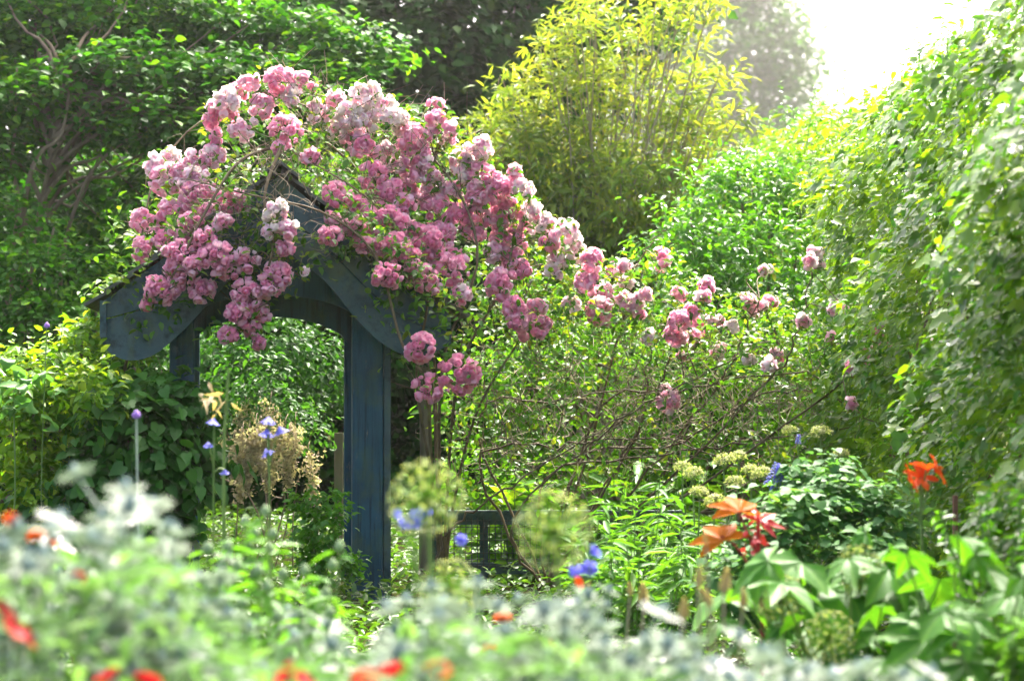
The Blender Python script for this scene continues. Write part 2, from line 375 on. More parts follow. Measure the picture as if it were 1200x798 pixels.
def limbs(mb, base, ends, r0, wander=.12, r1=.012, n=10, sides=6, a=.5):
    for e in ends:
        e = np.asarray(e, float); m = base * .5 + e * .5 + rng.normal(size=3) * wander * np.linalg.norm(e - base) * .5
        q = base * .8 + e * .2 + np.array([0, 0, .1 * np.linalg.norm(e - base)])
        pts = smoothpath([base, q, m, e], n)
        mb.tube(pts, np.linspace(r0, r1, n), sides, a)

def tree(name, label, cat, base_px, d, blobs, fol, leafmat, trunk_r=.12, n_limb=14, bark='bark', group=None, stems=None):
    x = P(base_px, 438, d); base = np.array([x[0], x[1], float(gz(x[1]))])
    t = thing(name, label, cat, base, group)
    mb, p, o = foliage(blobs, **fol)
    tb = MB()
    if stems:
        for s_ in stems:
            pts = smoothpath([base + np.array([s_[0], 0, -.05])] + [P(*q) for q in s_[2]], 16)
            tb.tube(pts, np.linspace(s_[1], s_[1] * .35, 16), 7)
    else:
        topz = base + np.array([0, 0, max(b[0][2] for b in blobs) - base[2]]) * .75
        cx = np.mean([b[0] for b in blobs], 0); topz[:2] = base[:2] * .4 + cx[:2] * .6
        pts = smoothpath([base - [0, 0, .05], base * .6 + topz * .4 + rng.normal(size=3) * .06, topz], 12)
        tb.tube(pts, np.linspace(trunk_r, trunk_r * .35, 12), 8)
    part('trunk', tb, M[bark], t)
    lb = MB()
    idx = rng.choice(len(p), min(n_limb, len(p)), replace=False)
    for i in idx:
        k = rng.integers(len(pts) // 3, len(pts) - 1)
        limbs(lb, pts[k], [p[i]], trunk_r * .32, n=8, sides=5, r1=.006)
    part('limbs', lb, M[bark], t)
    part('crown', mb, leafmat, t, kind='stuff')
    return t

# ------------------------------------------------------------------ background trees
def build_background():
    # left hazel, several leaning stems
    bl = blobs_px([(60, 30, 120, 40, .6), (190, 20, 110, 40, .9), (310, 30, 110, 42, .8), (410, 60, 80, 40, .6), (-40, 60, 90, 50, .3),
                   (120, 90, 100, 40, -.1), (250, 95, 110, 40, .1), (370, 110, 90, 38, .1), (20, 120, 90, 45, -.3), (170, 150, 110, 38, -.3), (300, 165, 90, 36, -.2), (420, 150, 70, 36, .2),
                   (0, -50, 120, 60, 1.0), (130, -60, 120, 50, 1.2), (-30, 190, 80, 45, -.4), (90, 200, 60, 30, .8), (220, 215, 100, 36, .4), (130, 260, 90, 30, .6), (-40, 290, 80, 60, .4), (340, 230, 80, 40, .6)], 23.0)  # upper lobes out of view are added to shade the left of the crown
    tree('hazel_tree', 'broad-leaved green tree with several thin leaning brown stems behind the arbour', 'tree', 40, 23.3, bl,
         dict(per_m2=18, leaves=30, clump_r=.18, flat=.4, T=LEAF6, size=.095, aspect=.8, up=.9, outw=.35, inner=.35, back=.7),
         M['leaf_hazel'], n_limb=60, trunk_r=.08,
         stems=[(-.05, .034, [(24, 330, 22.6), (30, 232, 22.3), (45, 182, 22.3), (72, 158, 22.4), (82, 100, 22.6)]),
                (-.25, .03, [(14, 330, 22.7), (22, 240, 22.5), (14, 195, 22.5), (18, 150, 22.5), (20, 80, 22.8)]),
                (.25, .026, [(70, 340, 22.8), (95, 225, 22.6), (128, 178, 22.6), (170, 120, 22.9)]),
                (.1, .022, [(36, 340, 22.8), (58, 190, 22.5), (66, 140, 22.6), (76, 70, 22.8)])])
    # lower undergrowth beneath it
    bl = blobs_px([(40, 330, 90, 60), (140, 330, 80, 70, .6), (60, 400, 110, 60, -.3), (220, 300, 80, 60, .8), (10, 270, 60, 50, .5)], 21.5)
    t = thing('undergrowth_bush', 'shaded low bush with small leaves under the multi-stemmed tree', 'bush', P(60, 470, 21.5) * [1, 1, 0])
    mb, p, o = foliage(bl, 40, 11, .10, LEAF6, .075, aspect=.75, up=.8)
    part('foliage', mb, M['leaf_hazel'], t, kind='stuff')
    sb = MB(); limbs(sb, np.array(t.location), p[::60], .02); part('stems', sb, M['bark'], t)
    # dark trees in the middle behind
    bl = blobs_px([(470, 60, 150, 120), (590, 30, 110, 110, 1), (520, 170, 130, 90, 0), (650, 90, 90, 120, 2), (560, -90, 190, 100, 1),
                   (420, 200, 110, 90, 1), (720, -30, 110, 110, 3), (600, 230, 110, 110, 1.5), (400, -20, 110, 90, 1)], 31.0)
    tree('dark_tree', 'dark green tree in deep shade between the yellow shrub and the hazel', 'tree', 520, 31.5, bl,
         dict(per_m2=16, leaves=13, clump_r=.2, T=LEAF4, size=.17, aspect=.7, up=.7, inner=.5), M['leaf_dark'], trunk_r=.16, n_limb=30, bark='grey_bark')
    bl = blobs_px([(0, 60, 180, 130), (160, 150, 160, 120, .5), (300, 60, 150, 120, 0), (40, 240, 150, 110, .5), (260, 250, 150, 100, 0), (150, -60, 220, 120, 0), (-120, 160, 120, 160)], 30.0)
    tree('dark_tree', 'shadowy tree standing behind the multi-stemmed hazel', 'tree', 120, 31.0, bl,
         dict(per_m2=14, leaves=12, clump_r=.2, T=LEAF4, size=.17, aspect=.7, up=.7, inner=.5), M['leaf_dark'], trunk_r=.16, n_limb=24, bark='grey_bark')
    # undergrowth seen through the arbour opening and on its left
    bl = blobs_px([(300, 400, 80, 70), (370, 440, 70, 60, .4), (250, 440, 60, 60, .5), (330, 330, 90, 60, 1.0), (330, 480, 70, 40, .6), (180, 380, 70, 80, 1.2)], 19.0)
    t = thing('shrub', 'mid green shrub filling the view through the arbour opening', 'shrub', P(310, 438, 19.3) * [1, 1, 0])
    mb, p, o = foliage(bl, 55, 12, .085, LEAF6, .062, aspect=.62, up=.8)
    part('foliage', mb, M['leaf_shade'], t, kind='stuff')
    sb = MB(); limbs(sb, np.array(t.location) + [0, .5, 0], p[::160], .008, r1=.004); part('stems', sb, M['bark'], t)
    # hazy far tree
    bl = blobs_px([(790, 20, 60, 50), (850, -5, 55, 45, 1), (905, 20, 45, 40, -1), (930, 70, 38, 38, 0), (880, 70, 55, 45, -3), (820, 90, 60, 50, -3), (935, 120, 30, 35, -2), (890, 130, 55, 45, -4), (840, 160, 60, 50, -5), (770, 140, 70, 60, 0), (910, 180, 60, 50, -5), (760, 50, 60, 60, 2),
                   (850, 230, 110, 60, -4), (780, -60, 90, 60, 1), (870, -50, 50, 40, 2)], 180.0)
    tree('far_tree', 'tall rounded tree fading into bright haze behind the yellow shrub', 'tree', 830, 182.0, bl,
         dict(per_m2=.9, leaves=22, clump_r=.95, T=LEAF4, size=.55, aspect=.7, up=.7, inner=.55), M['leaf_far'], trunk_r=.3, n_limb=26, bark='grey_bark')
    bl = blobs_px([(1150, 110, 60, 30), (1120, 150, 70, 40, 1), (1190, 150, 60, 60, 1)], 150.0)
    tree('far_tree', 'small distant tree top barely showing above the hedge in the glare', 'tree', 1150, 151.0, bl,
         dict(per_m2=1.2, leaves=20, clump_r=.8, T=LEAF4, size=.24, aspect=.7, up=.7, inner=.55), M['leaf_far'], trunk_r=.2, n_limb=12, bark='grey_bark')
build_background()
def build_understory():
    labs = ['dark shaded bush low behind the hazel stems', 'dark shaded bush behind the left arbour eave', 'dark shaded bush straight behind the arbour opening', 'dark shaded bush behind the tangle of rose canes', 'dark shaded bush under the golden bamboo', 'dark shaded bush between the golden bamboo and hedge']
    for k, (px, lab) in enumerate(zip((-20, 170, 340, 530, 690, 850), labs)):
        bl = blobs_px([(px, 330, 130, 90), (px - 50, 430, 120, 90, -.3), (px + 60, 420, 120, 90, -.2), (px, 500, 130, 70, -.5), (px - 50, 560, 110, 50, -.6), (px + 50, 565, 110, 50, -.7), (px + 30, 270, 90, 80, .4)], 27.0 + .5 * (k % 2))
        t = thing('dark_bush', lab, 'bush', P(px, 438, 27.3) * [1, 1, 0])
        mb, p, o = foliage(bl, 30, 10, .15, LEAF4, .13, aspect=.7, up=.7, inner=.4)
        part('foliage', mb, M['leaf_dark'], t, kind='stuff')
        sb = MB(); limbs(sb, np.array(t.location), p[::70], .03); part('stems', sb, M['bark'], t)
build_understory()

def build_bamboo():
    base = P(705, 438, 24.5) * [1, 1, 0]
    t = thing('golden_bamboo', 'tall golden-yellow bamboo-like shrub with upright arching shoots', 'shrub', base)
    cb = MB(); fb = MB()
    heads = [(690, 2), (672, 45), (640, 62), (612, 110), (578, 150), (560, 185), (715, 25), (745, 40), (772, 22), (800, 18), (806, 70), (826, 105), (838, 150), (846, 190), (655, 110), (700, 90), (760, 100), (735, 130), (600, 190), (790, 140), (630, 160), (680, 170)]
    for i in range(len(heads) * 4):
        f = rng.random(); a = rng.random() * 6.28; r = rng.random()
        hx, hy = heads[i % len(heads)]
        tx = hx + rng.normal() * 14; ty = hy - 12 + abs(rng.normal()) * 42 * (i >= len(heads))
        dd = 24.5 + r * math.sin(a) * 1.0
        tip = P(tx, ty, dd)
        b = base + np.array([rng.normal() * .25, rng.normal() * .25, 0])
        mid = b * .45 + tip * .55; mid[:2] = b[:2] * .62 + tip[:2] * .38
        nod = tip + np.array([(tx - 705) / FPX * 24 * .10, -.05, .0]) + np.array([0, 0, -.05])
        pts = smoothpath([b, mid, tip, nod], 18)
        cb.tube(pts, np.linspace(.014, .003, 18), 4, a=rng.random())
        # side shoots with narrow leaves
        m = 88
        s = rng.random(m) ** .75 * .86 + .14
        idx = s * 17; i0 = np.clip(idx.astype(int), 0, 16)
        p = pts[i0] + (pts[i0 + 1] - pts[i0]) * (idx - i0)[:, None]
        sp = .20 * (1.08 - s)[:, None] + .05
        off = rng.normal(size=(m, 3)) * sp * np.array([1, 1, .6])
        p = p + off; o = nrm(off + np.array([0, 0, .15]))
        scatter_leaves(fb, LANCE, p, o, .125, aspect=.24, up=.6, outw=.3, rnd=.9, droop=.0, a=np.clip(f * .5 + rng.random(m) * .5, 0, 1))
    part('canes', cb, M['dry_twig'], t); part('foliage', fb, M['leaf_bamboo'], t, kind='stuff')
    bl = blobs_px([(640, 200, 80, 75), (730, 230, 100, 70, -.3), (600, 190, 40, 50, .2), (800, 230, 60, 70, .4), (700, 310, 130, 60)], 24.5)
    mb, p, o = foliage(bl, 45, 9, .12, LANCE, .13, aspect=.28, up=.4, rnd=.9, droop=.6)
    part('lower_foliage', mb, M['leaf_bamboo'], t, kind='stuff')
build_bamboo()

# ------------------------------------------------------------------ the hedge on the right
def hedge_x(y): return 2.28 + .020 * (y - 9) + .10 * np.sin(y * 1.1) + .06 * np.sin(y * 2.9 + 1)
def hedge_top(y): return np.interp(y, [4, 8, 10, 12, 14, 17, 21, 30], [3.25, 3.3, 3.4, 3.45, 3.35, 3.45, 3.75, 4.3]) + .10 * np.sin(y * 2.3) + .06 * np.sin(y * 5.1)
def hedge_fill(mb, y0, y1, n, T, size, aspect, thick, depth_pow=1.6, mat=0, fade=0, **kw):
    q_ = rng.random(n); y = y0 + (y1 - y0) * (q_ if fade == 0 else (q_ ** 1.25 if fade < 0 else 1 - (1 - q_) ** 1.2)); h = hedge_top(y)
    z0 = gz(y); u = rng.random(n)
    topf = rng.random(n) < .22
    z = z0 + (h - z0) * np.where(topf, 1.0, u)
    dep = rng.random(n) ** depth_pow * thick
    bulge = .17 * np.sin(y * 2.7 + z * 2.2) * np.sin(z * 1.9 - y * .8) + .13 * np.sin(z * 4.3 + y * 1.7) + .07 * np.sin(y * 6.1 + z * 5.2) + .12 * np.sin((z - z0) / np.maximum(h - z0, .1) * math.pi)
    round_ = .45 * np.clip((z - h + .5) / .5, 0, 1) ** 2
    x = hedge_x(y) - bulge + round_ + dep
    z = np.where(topf, h - rng.random(n) ** 1.5 * .3 + .05 * rng.normal(size=n), z)
    x = np.where(topf, hedge_x(y) + .3 + rng.random(n) * 1.4, x)
    out = np.where(topf[:, None], np.array([-.2, -.1, 1.0]), np.array([-1.0, -.25, .25]))
    cell = np.sin(np.floor(y * 4) * 12.9 + np.floor(z * 4) * 78.2) * 43758.5
    cv = cell - np.floor(cell)
    hole = np.sin(y * 2.3 + z * 3.1 + 1) * np.sin(z * 2.7 - y * 1.9) + .35 * np.sin(y * 7 + z * 6)
    kp = (hole > -.55) | (rng.random(n) < .3) | (dep > .3)
    n = int(kp.sum()); x, y, z, out, cv = x[kp], y[kp], z[kp], out[kp], cv[kp]
    scatter_leaves(mb, T, np.c_[x, y, z], nrm(out), size, aspect=aspect, a=np.clip(.45 * cv + .55 * rng.random(n), 0, 1), mat=mat, **kw)
def hedge_wood(y0, y1, n):
    mb = MB()
    for i in range(n):
        y = y0 + (y1 - y0) * (i + .5) / n + rng.normal() * .1
        b = np.array([hedge_x(y) + .5 + .3 * rng.random(), y, gz(y) - .05]); h = hedge_top(y)
        for k in range(4):
            e = np.array([hedge_x(y) + .1 + rng.random() * 1.0, y + rng.normal() * .5, h * (.55 + .4 * rng.random())])
            limbs(mb, b, [e], .03, r1=.008)
    return mb
def build_hedge():
    b = np.array([2.7, 9.0, gz(9.0)])
    t = thing('ivy_hedge', 'tall dark hedge smothered in glossy lobed ivy leaves beside the orange lily', 'hedge', b)
    mb = MB()
    hedge_fill(mb, 4.5, 18.5, 27000, IVYL, .072, .95, .35, fade=-1, svar=.5, up=.75, outw=.85, rnd=.55, droop=.8)
    hedge_fill(mb, 4.5, 14.5, 14000, LEAF4, .09, .8, 1.3, depth_pow=.8, up=.4, outw=.8, rnd=.6, droop=.7)
    part('ivy_foliage', mb, M['leaf_ivy'], t, kind='stuff')
    # fresh privet shoots growing through the ivy
    mb = MB(); hedge_fill(mb, 5, 15.5, 9500, LEAF6, .06, .5, .14, up=.7, outw=.5, rnd=.8, droop=.1)
    part('young_shoots', mb, M['leaf_bright'], t, kind='stuff')
    part('stems', hedge_wood(5, 14, 16), M['bark'], t)
    b = np.array([3.1, 21.0, 0])
    t = thing('privet_hedge', 'long bright green small-leaved hedge running back into the sun glow', 'hedge', b)
    mb = MB()
    hedge_fill(mb, 9.5, 31, 40000, LEAF6, .075, .5, .45, fade=1, svar=.5, up=.75, outw=.6, rnd=.8, droop=.2)
    hedge_fill(mb, 13.5, 31, 16000, LEAF4, .10, .7, 1.4, depth_pow=.8, up=.4, outw=.7, rnd=.7, droop=.4)
    part('foliage', mb, M['leaf_hedge'], t, kind='stuff')
    part('stems', hedge_wood(14, 31, 18), M['bark'], t)
    # upright shoots standing above the top
    sb, lb = MB(), MB()
    for i in range(150):
        y = 7 + 23 * rng.random() ** 1.3
        h = hedge_top(y); p0 = np.array([hedge_x(y) + .15 + rng.random() * .8, y, h - .25])
        L_ = .30 + rng.random() * .35
        p1 = p0 + np.array([rng.normal() * .09, rng.normal() * .09, L_])
        pts = smoothpath([p0, (p0 + p1) / 2 + rng.normal(size=3) * .03, p1], 7)
        sb.tube(pts, np.linspace(.005, .002, 7), 4)
        s = np.linspace(.25, 1, 14); p = p0 + (p1 - p0) * s[:, None]
        an = np.arange(14) * 2.4; o = np.c_[np.cos(an), np.sin(an), np.full(14, .8)]
        scatter_leaves(lb, LEAF6, p, nrm(o), .07, aspect=.45, up=.6, outw=.2, rnd=.3, droop=-.7)
    part('top_shoot_leaves', lb, M['leaf_bright'], t, kind='stuff'); part('top_shoot_stems', sb, M['green_stem'], t, kind='stuff')
    # bright shrub in front of the far end of the hedge
    bl = blobs_px([(800, 290, 60, 55), (850, 250, 70, 70, .6), (900, 300, 80, 60, -.2), (940, 240, 70, 60, .8), (840, 350, 90, 50, -.5), (960, 350, 60, 60, -.8), (880, 210, 50, 40, 1)], 20.0)
    t = thing('laurel_bush', 'vivid green glossy leafy bush between the rose tangle and the hedge', 'bush', P(870, 438, 20.2) * [1, 1, 0])
    mb, p, o = foliage(bl, 60, 12, .09, LEAF6, .075, aspect=.45, up=.65, outw=.4, rnd=.8, droop=.2)
    part('foliage', mb, M['leaf_bright'], t, kind='stuff')
    sb = MB(); limbs(sb, np.array(t.location), p[::60], .02); part('stems', sb, M['bark'], t)
build_hedge()

# ------------------------------------------------------------------ the arbour
AD = 16.0
A_ROT = math.radians(6.5)           # the front faces a little to the right
A_O = P(318, 438, AD) * [1, 1, 0]   # centre of the opening on the ground
A_R = np.array([math.cos(A_ROT), math.sin(A_ROT), 0]); A_N = np.array([-math.sin(A_ROT), math.cos(A_ROT), 0])
def AP(px, py, back=0.0):
    """point of the arbour's front plane seen at (px, py), moved back along its depth"""
    u = (px - 600.0) / FPX; v = (399.0 - py) / FPX
    ray = np.array([u, _cp - v * _sp, _sp + v * _cp])
    t = np.dot(A_O - CAM, A_N) / np.dot(ray, A_N)
    return CAM + ray * t + A_N * back
def board(outline_px, back, thick):
    """flat board with the outline given on the front plane, as an extruded piece with real thickness"""
    p = np.array([AP(x, y, 0) for x, y in outline_px]) - A_O
    loc = np.c_[p @ A_R, p[:, 2]]
    return loc, back, thick
def put_board(name, outline, back, thick, mat, parent, strips=None):
    """outline in arbour axes (across, up): triangulated as strips between two polylines of equal length"""
    top, bot = [np.asarray(q, float) for q in outline]
    n = len(top); mb = MB()
    def w(q, b): return A_O + q[:, :1] * A_R + np.c_[np.zeros((len(q), 2)), q[:, 1]] + A_N * b
    v = np.concatenate([w(top, back), w(bot, back), w(top, back + thick), w(bot, back + thick)])
    i = np.arange(n - 1)
    q = np.concatenate([np.stack([i, n + i, n + i + 1, i + 1], -1), np.stack([2 * n + i + 1, 3 * n + i + 1, 3 * n + i, 2 * n + i], -1),
                        np.stack([i + 1, 2 * n + i + 1, 2 * n + i, i], -1), np.stack([n + i, 3 * n + i, 3 * n + i + 1, n + i + 1], -1),
                        [[0, 2 * n, 3 * n, n]], [[n - 1, 2 * n - 1, 4 * n - 1, 3 * n - 1]]])
    mb.add(v, quads=q)
    return part(name, mb, mat, parent, smooth=False)
def loc2(px, py):
    p = AP(px, py) - A_O
    return np.array([np.dot(p, A_R), p[2]])

def build_arbour():
    t = thing('garden_arbour', 'blue-grey painted timber garden arbour with scalloped gable boards under pink roses', 'arbour', A_O)
    apex = loc2(326, 210)
    # gable (barge) boards: two planks per side, the lower with a scalloped edge
    def side(s, eave_top, eave_bot, lower_pts, joint):
        n = 22
        et, eb = loc2(*eave_top), loc2(*eave_bot)
        top = np.array([apex + (et - apex) * f for f in np.linspace(0, 1, n)])
        low = smoothpath([loc2(*q) for q in lower_pts], n)
        j = np.array([a + (b - a) * joint for a, b in zip(top, low)])
        g = nrm(low - top) * .005
        if s < 0: pass
        put_board('gable_plank', (top, j - g), -.30, .035, M['slate_paint'], t)
        put_board('gable_plank', (j + g, low), -.298, .035, M['slate_paint'], t)
    side(-1, (121, 357), (121, 404), [(326, 276), (300, 300), (262, 338), (228, 376), (202, 401), (184, 415), (166, 422), (149, 422), (135, 416), (126, 408), (121, 398)], .47)
    side(1, (524, 372), (520, 410), [(326, 276), (345, 304), (368, 322), (392, 346), (412, 372), (436, 396), (464, 414), (492, 418), (524, 404)], .5)
    for px, y0, y1 in ((124, 354, 396),):
        a_, b_ = loc2(px, y0), loc2(px, y1)
        put_board('end_trim', ([a_ - [.02, 0], a_ + [.02, 0]], [b_ - [.02, 0], b_ + [.02, 0]]), -.335, .03, M['slate_paint'], t)
    # recessed blue arch board behind the gable, and the rear arch
    def arch(cx, cy, rx, ry, yt, back, mat, name, x0, x1):
        n = 28
        xs = np.linspace(x0, x1, n)
        lowpx = []
        for x in xs:
            k = (x - cx) / rx
            lowpx.append((x, cy - ry * math.sqrt(max(0, 1 - k * k))))
        low = np.array([loc2(*q) for q in lowpx]); top = np.array([loc2(x, min(yt + abs(x - cx) * .62, y_ - 8)) for x, y_ in lowpx])
        put_board(name, (top, low), back, .04, mat, t)
    arch(318, 392, 112, 46, 225, -.05, M['blue_paint'], 'arch_board', 206.5, 429.5)
    arch(316, 410, 96, 40, 240, .30, M['blue_paint'], 'rear_arch_board', 222.5, 409.5)
    # posts
    def post(px, w, dep, back, top_py, name='post', mat='blue_paint'):
        c = AP(px, 438, back + dep / 2); top = AP(px, top_py)[2]
        mb = MB(); R = np.array([A_R, A_N, [0, 0, 1]]).T
        mb.box(np.array([c[0], c[1], top / 2 - .05]), (w, dep, top + .1), R, bevel=.006)
        return part(name, mb, M[mat], t, smooth=False)
    post(431, .205, .12, 0, 352); post(213, .16, .12, 0, 352)
    post(431, .20, .12, .95, 345); post(217, .16, .12, .95, 345)
    post(412, .06, .06, .42, 345); post(454.0, .05, .10, .012, 360, 'side_batten', 'slate_paint')
    # beams running back, side rails of the trellis
    R = np.array([A_R, A_N, [0, 0, 1]]).T
    for px in (213, 445):
        for py in (372, 520, 640):
            c = AP(px, py, .5); mb = MB(); mb.box(c, (.045, .85, .07), R); part('side_rail', mb, M['slate_paint'], t, smooth=False)
    for px in (213, 447):
        for k in range(5):
            c = AP(px, 438, .2 + k * .15); mb = MB(); mb.box(np.array([c[0], c[1], .95]), (.02, .035, 1.75), R)
            part('trellis_slat', mb, M['slate_paint'], t, smooth=False)
    # low shelf bracket against the right post
    # roof planks laid along the ridge, each overlapping the one below
    for s, ev in ((-1, (107, 366)), (1, (540, 378))):
        e = loc2(*ev); d = e - apex; L_ = np.linalg.norm(d); u = d / L_; nr = np.array([-u[1], u[0]])
        if nr[1] < 0: nr = -nr
        m = 8
        for k in range(m):
            f0, f1 = k / m, (k + 1.16) / m
            a0, a1 = apex + u * L_ * f0, apex + u * L_ * min(f1, 1.0)
            b0, b1 = a0 + nr * .014, a1 + nr * .036
            c0, c1 = b0 + nr * .02, b1 + nr * .02
            prof = [b0, b1, c1, c0]
            mb = MB(); vv = []
            fr = -.345 + rng.random() * .02; bk = 1.25 + rng.random() * .02
            for bb in (fr, bk):
                for q in prof: vv.append(A_O + A_R * q[0] + np.array([0, 0, q[1]]) + A_N * bb)
            mb.add(np.array(vv), quads=[(0, 1, 2, 3), (7, 6, 5, 4), (0, 4, 5, 1), (1, 5, 6, 2), (2, 6, 7, 3), (3, 7, 4, 0)])
            part('roof_plank', mb, M['roof_wood'], t, smooth=False)
    # ridge cap: two narrow boards meeting over the apex
    for s in (-1, 1):
        mb = MB(); u = np.array([s * .78, -.62]); vv = []
        p0 = apex + np.array([0, .075]); p1 = p0 + u * .16; o_ = np.array([0, .022])
        for bb in (-.40, 1.3):
            for q in (p0, p1, p1 + o_, p0 + o_): vv.append(A_O + A_R * q[0] + np.array([0, 0, q[1]]) + A_N * bb)
        mb.add(np.array(vv), quads=[(0, 1, 2, 3), (7, 6, 5, 4), (0, 4, 5, 1), (1, 5, 6, 2), (2, 6, 7, 3), (3, 7, 4, 0)])
        part('ridge_cap', mb, M['roof_wood'], t, smooth=False)
    # rear gable boards
    for s, ev in ((-1, (121, 357)), (1, (524, 372))):
        e = loc2(*ev); top = np.array([apex + (e - apex) * f for f in np.linspace(0, 1, 6)]); low = top + np.array([0, -.34])
        put_board('rear_gable_board', (top, low), 1.18, .035, M['slate_paint'], t)
build_arbour()

def build_fence():
    # low painted rail fence with wire mesh, right of the arbour
    d = 17.2
    b = P(600, 438, d) * [1, 1, 0]
    t = thing('garden_fence', 'low dark slate rail fence with square wire mesh behind the allium heads', 'fence', b)
    def bar(name, p0, p1, w, h, mat='slate_paint'):
        c = (p0 + p1) / 2; L_ = np.linalg.norm(p1 - p0); x = (p1 - p0) / L_
        z = np.array([0, 0, 1.0]) if abs(x[2]) < .9 else np.array([0, 1.0, 0]); y = nrm(np.cross(z, x)); z = np.cross(x, y)
        mb = MB(); mb.box(c, (L_, w, h), np.array([x, y, z]).T, bevel=.005); part(name, mb, M[mat], t, smooth=False)
    zt = P(0, 606, d)[2]
    x0, x1 = P(505, 438, d)[0], P(800, 438, d)[0]
    bar('top_rail', np.array([x0, d, zt]), np.array([x1, d, zt]), .05, .10)
    bar('bottom_rail', np.array([x0, d, .12]), np.array([x1, d, .12]), .05, .08)
    for px in (508, 567, 640, 715, 797):
        x = P(px, 438, d)[0]; bar('fence_post', np.array([x, d + .055, 0]), np.array([x, d + .055, zt + .03]), .06, .06)
    mb = MB()
    for k in range(44):
        x = x0 + (x1 - x0) * k / 43; mb.tube([[x, d - .03, .12], [x, d - .03, zt]], .003, 4)
    for k in range(8):
        z = .14 + (zt - .16) * k / 7; mb.tube([[x0, d - .035, z], [x1, d - .035, z]], .003, 4)
    part('wire_mesh', mb, M['wire'], t)
    # weathered post that carries the rose
    c = P(498, 438, 16.4)
    mb = MB(); mb.tube([[c[0], c[1], -.05], [c[0] + .01, c[1], .8], [c[0], c[1], P(0, 430, 16.4)[2]]], [.045, .043, .04], 9)
    mb.add(*[np.array([c + [0, 0, 0.05]])])
    o = part('wooden_post', mb, M['old_wood']); o['label'] = 'weathered round wooden post carrying the rose beside the blue arbour post'; o['category'] = 'post'
    c = P(397, 438, 18.2)
    for k, (dx, h) in enumerate(((0, 507), (.075, 500))):
        mb = MB(); zt2 = P(0, h, 18.2)[2]; mb.box([c[0] + dx, c[1], zt2 / 2 - .02], (.066, .03, zt2 + .04), None, bevel=.004)
        o = part('fence_paling', mb, M['old_wood'], smooth=False)
        o['label'] = ('shorter' if k == 0 else 'taller') + ' brown upright paling seen through the arbour next to its right post'; o['category'] = 'paling'; o['group'] = 'palings behind the arbour'
build_fence()

# ------------------------------------------------------------------ roses
def bloom_template(seed, v, openness=1.0, R=1.0):
    r_ = np.random.default_rng(seed); mb = MB()
    for ring, (n, rad, phm, dv) in enumerate(((6, 1.0, 1.95 * openness, .10), (5, .83, 2.05, .0), (4, .62, 2.35, -.10))):
        for k in range(n):
            az0 = (k + .5 * ring + .15 * r_.normal()) * 2 * math.pi / n; hw = math.pi / n * 1.25
            pm = phm * (1 + .08 * r_.normal()); rr = rad * (1 + .06 * r_.normal())
            vs = []
            for i, f in enumerate((.25, .65, 1.0)):
                ph = .35 + (pm - .35) * f
                for s in (-1, 0, 1):
                    w = hw * (.55, 1.0, .78)[i]
                    az = az0 + s * w; q = rr * (1.0 + (.07 if s == 0 else -.02) * f) * (1.0 + .10 * (f == 1.0))
                    vs.append((R * q * math.sin(ph) * math.cos(az), R * q * math.sin(ph) * math.sin(az), -R * q * math.cos(ph) * .92))
            qd = [(i * 3 + j, i * 3 + j + 1, i * 3 + j + 4, i * 3 + j + 3) for i in (0, 1) for j in (0, 1)]
            mb.add(vs, quads=qd, a=np.clip(v + dv + .05 * r_.normal(), 0, 1))
    th = np.arange(6) * math.pi / 3; V = []
    for ph in (.5, 1.2, 1.9, 2.6): V += [(.47 * math.sin(ph) * math.cos(a), .47 * math.sin(ph) * math.sin(a), .12 - .5 * math.cos(ph)) for a in th]
    mb.add(np.array(V) * R, quads=[(i * 6 + j, i * 6 + (j + 1) % 6, (i + 1) * 6 + (j + 1) % 6, (i + 1) * 6 + j) for i in range(3) for j in range(6)] + [(18, 19, 20, 21), (18, 21, 22, 23)], a=np.clip(v - .12, 0, 1))
    return mb
BLOOMS = []
for k, (v, op) in enumerate(((.10, .9), (.16, 1.0), (.22, 1.05), (.28, 1.0), (.36, 1.1), (.46, 1.15), (.58, 1.2), (.70, 1.25), (.80, 1.25), (.95, 1.2))):
    b = bloom_template(40 + k, v, op); BLOOMS.append((b, b.mesh('bloom', M['petal_rose'])))
def rot_to(d, roll):
    q = Vector((0, 0, 1)).rotation_difference(Vector(d)); return q @ Quaternion((0, 0, 1), roll)

